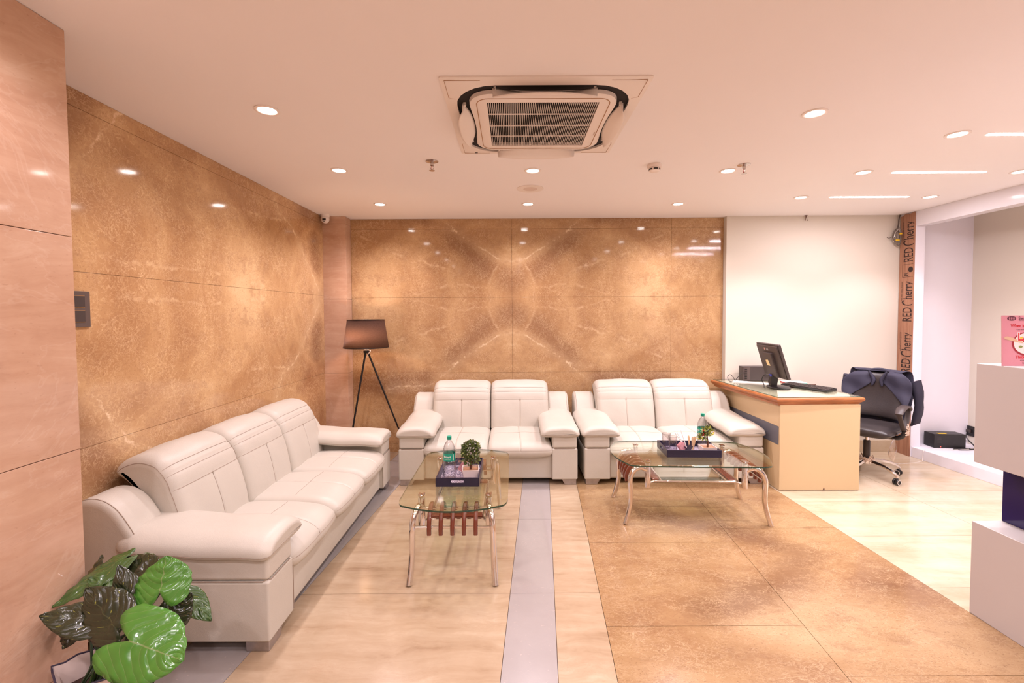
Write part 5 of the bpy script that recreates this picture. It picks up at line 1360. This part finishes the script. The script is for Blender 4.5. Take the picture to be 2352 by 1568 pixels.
# leaves: (base pixel, base depth, tip pixel, tip depth, width, facing, material, lobes)
LV = [
 ((367, 1361), 1.60, (381, 1276), 1.66, 0.185, (0.15, -0.9, 0.25), 'leaf_bright', 0.42),
 ((297, 1471), 1.47, (420, 1517), 1.44, 0.215, (0.05, -0.75, 0.65), 'leaf_bright', 0.42),
 ((236, 1424), 1.56, (86, 1409), 1.52, 0.125, (0.0, -0.6, 0.8), 'leaf_dark', 0.2),
 ((268, 1442), 1.53, (186, 1352), 1.57, 0.17, (-0.1, -0.8, 0.5), 'leaf_dark', 0.25),
 ((282, 1284), 1.74, (108, 1388), 1.60, 0.125, (-0.3, -0.6, 0.75), 'leaf_mid', 0.2),
 ((190, 1345), 1.70, (229, 1272), 1.78, 0.12, (-0.5, -0.6, 0.5), 'leaf_dark', 0.2),
 ((310, 1412), 1.58, (265, 1298), 1.62, 0.115, (0.25, -0.85, 0.3), 'leaf_dark', 0.2),
 ((340, 1320), 1.70, (283, 1277), 1.76, 0.12, (0.1, -0.7, 0.6), 'leaf_dark', 0.2),
 ((274, 1358), 1.66, (199, 1325), 1.66, 0.105, (0.0, -0.6, 0.8), 'leaf_mid', 0.25),
 ((385, 1425), 1.60, (438, 1362), 1.64, 0.12, (0.35, -0.7, 0.5), 'leaf_dark', 0.25),
 ((425, 1362), 1.70, (486, 1423), 1.68, 0.09, (0.3, -0.5, 0.8), 'leaf_mid', 0.2),
 ((330, 1530), 1.47, (343, 1580), 1.42, 0.07, (0.2, -0.8, 0.5), 'leaf_dark', 0.2),
 ((160, 1440), 1.62, (140, 1492), 1.60, 0.10, (-0.2, -0.9, 0.2), 'leaf_dark', 0.3),
 ((360, 1420), 1.66, (398, 1432), 1.60, 0.10, (0.2, -0.8, 0.4), 'leaf_dark', 0.3),
 ((330, 1300), 1.76, (250, 1290), 1.84, 0.12, (0.0, -0.5, 0.8), 'leaf_mid', 0.2),
]
rg = random.Random(2)
for k, (bp, bY, tp, tY, wd_, nr, mt, lb_) in enumerate(LV):
    B_ = at(bp[0], bp[1], Y=bY)-inv; T_ = at(tp[0], tp[1], Y=tY)-inv
    lf = leaf(B_, T_, wd_, nr, M[mt], PL, lb_, droop=0.10 if mt != 'leaf_bright' else 0.03)
    root = Vector((rg.uniform(-0.05, 0.05), rg.uniform(-0.05, 0.05), 0.252))
    mid = (root*0.55+B_*0.45)+Vector((0, 0, 0.05)); mid.y += 0.01
    MB().tube(catmull([tuple(root), tuple(mid), tuple(B_-Vector(nr).normalized()*0.004)], 8), 0.0042, 6).build('stem', M['stem'], PL, smooth=60)
for k in range(5):
    root = Vector((rg.uniform(-0.03, 0.05), rg.uniform(-0.05, 0.0), 0.252)); tip = root+Vector((rg.uniform(-0.03, 0.08), rg.uniform(-0.03, 0.02), rg.uniform(0.05, 0.12)))
    MB().tube(catmull([tuple(root), tuple((root+tip)/2+Vector((0, 0, 0.015))), tuple(tip)], 6), [0.004]*7+[0.002]*6, 6).build('stem', M['leaf_mid'], PL, smooth=60)
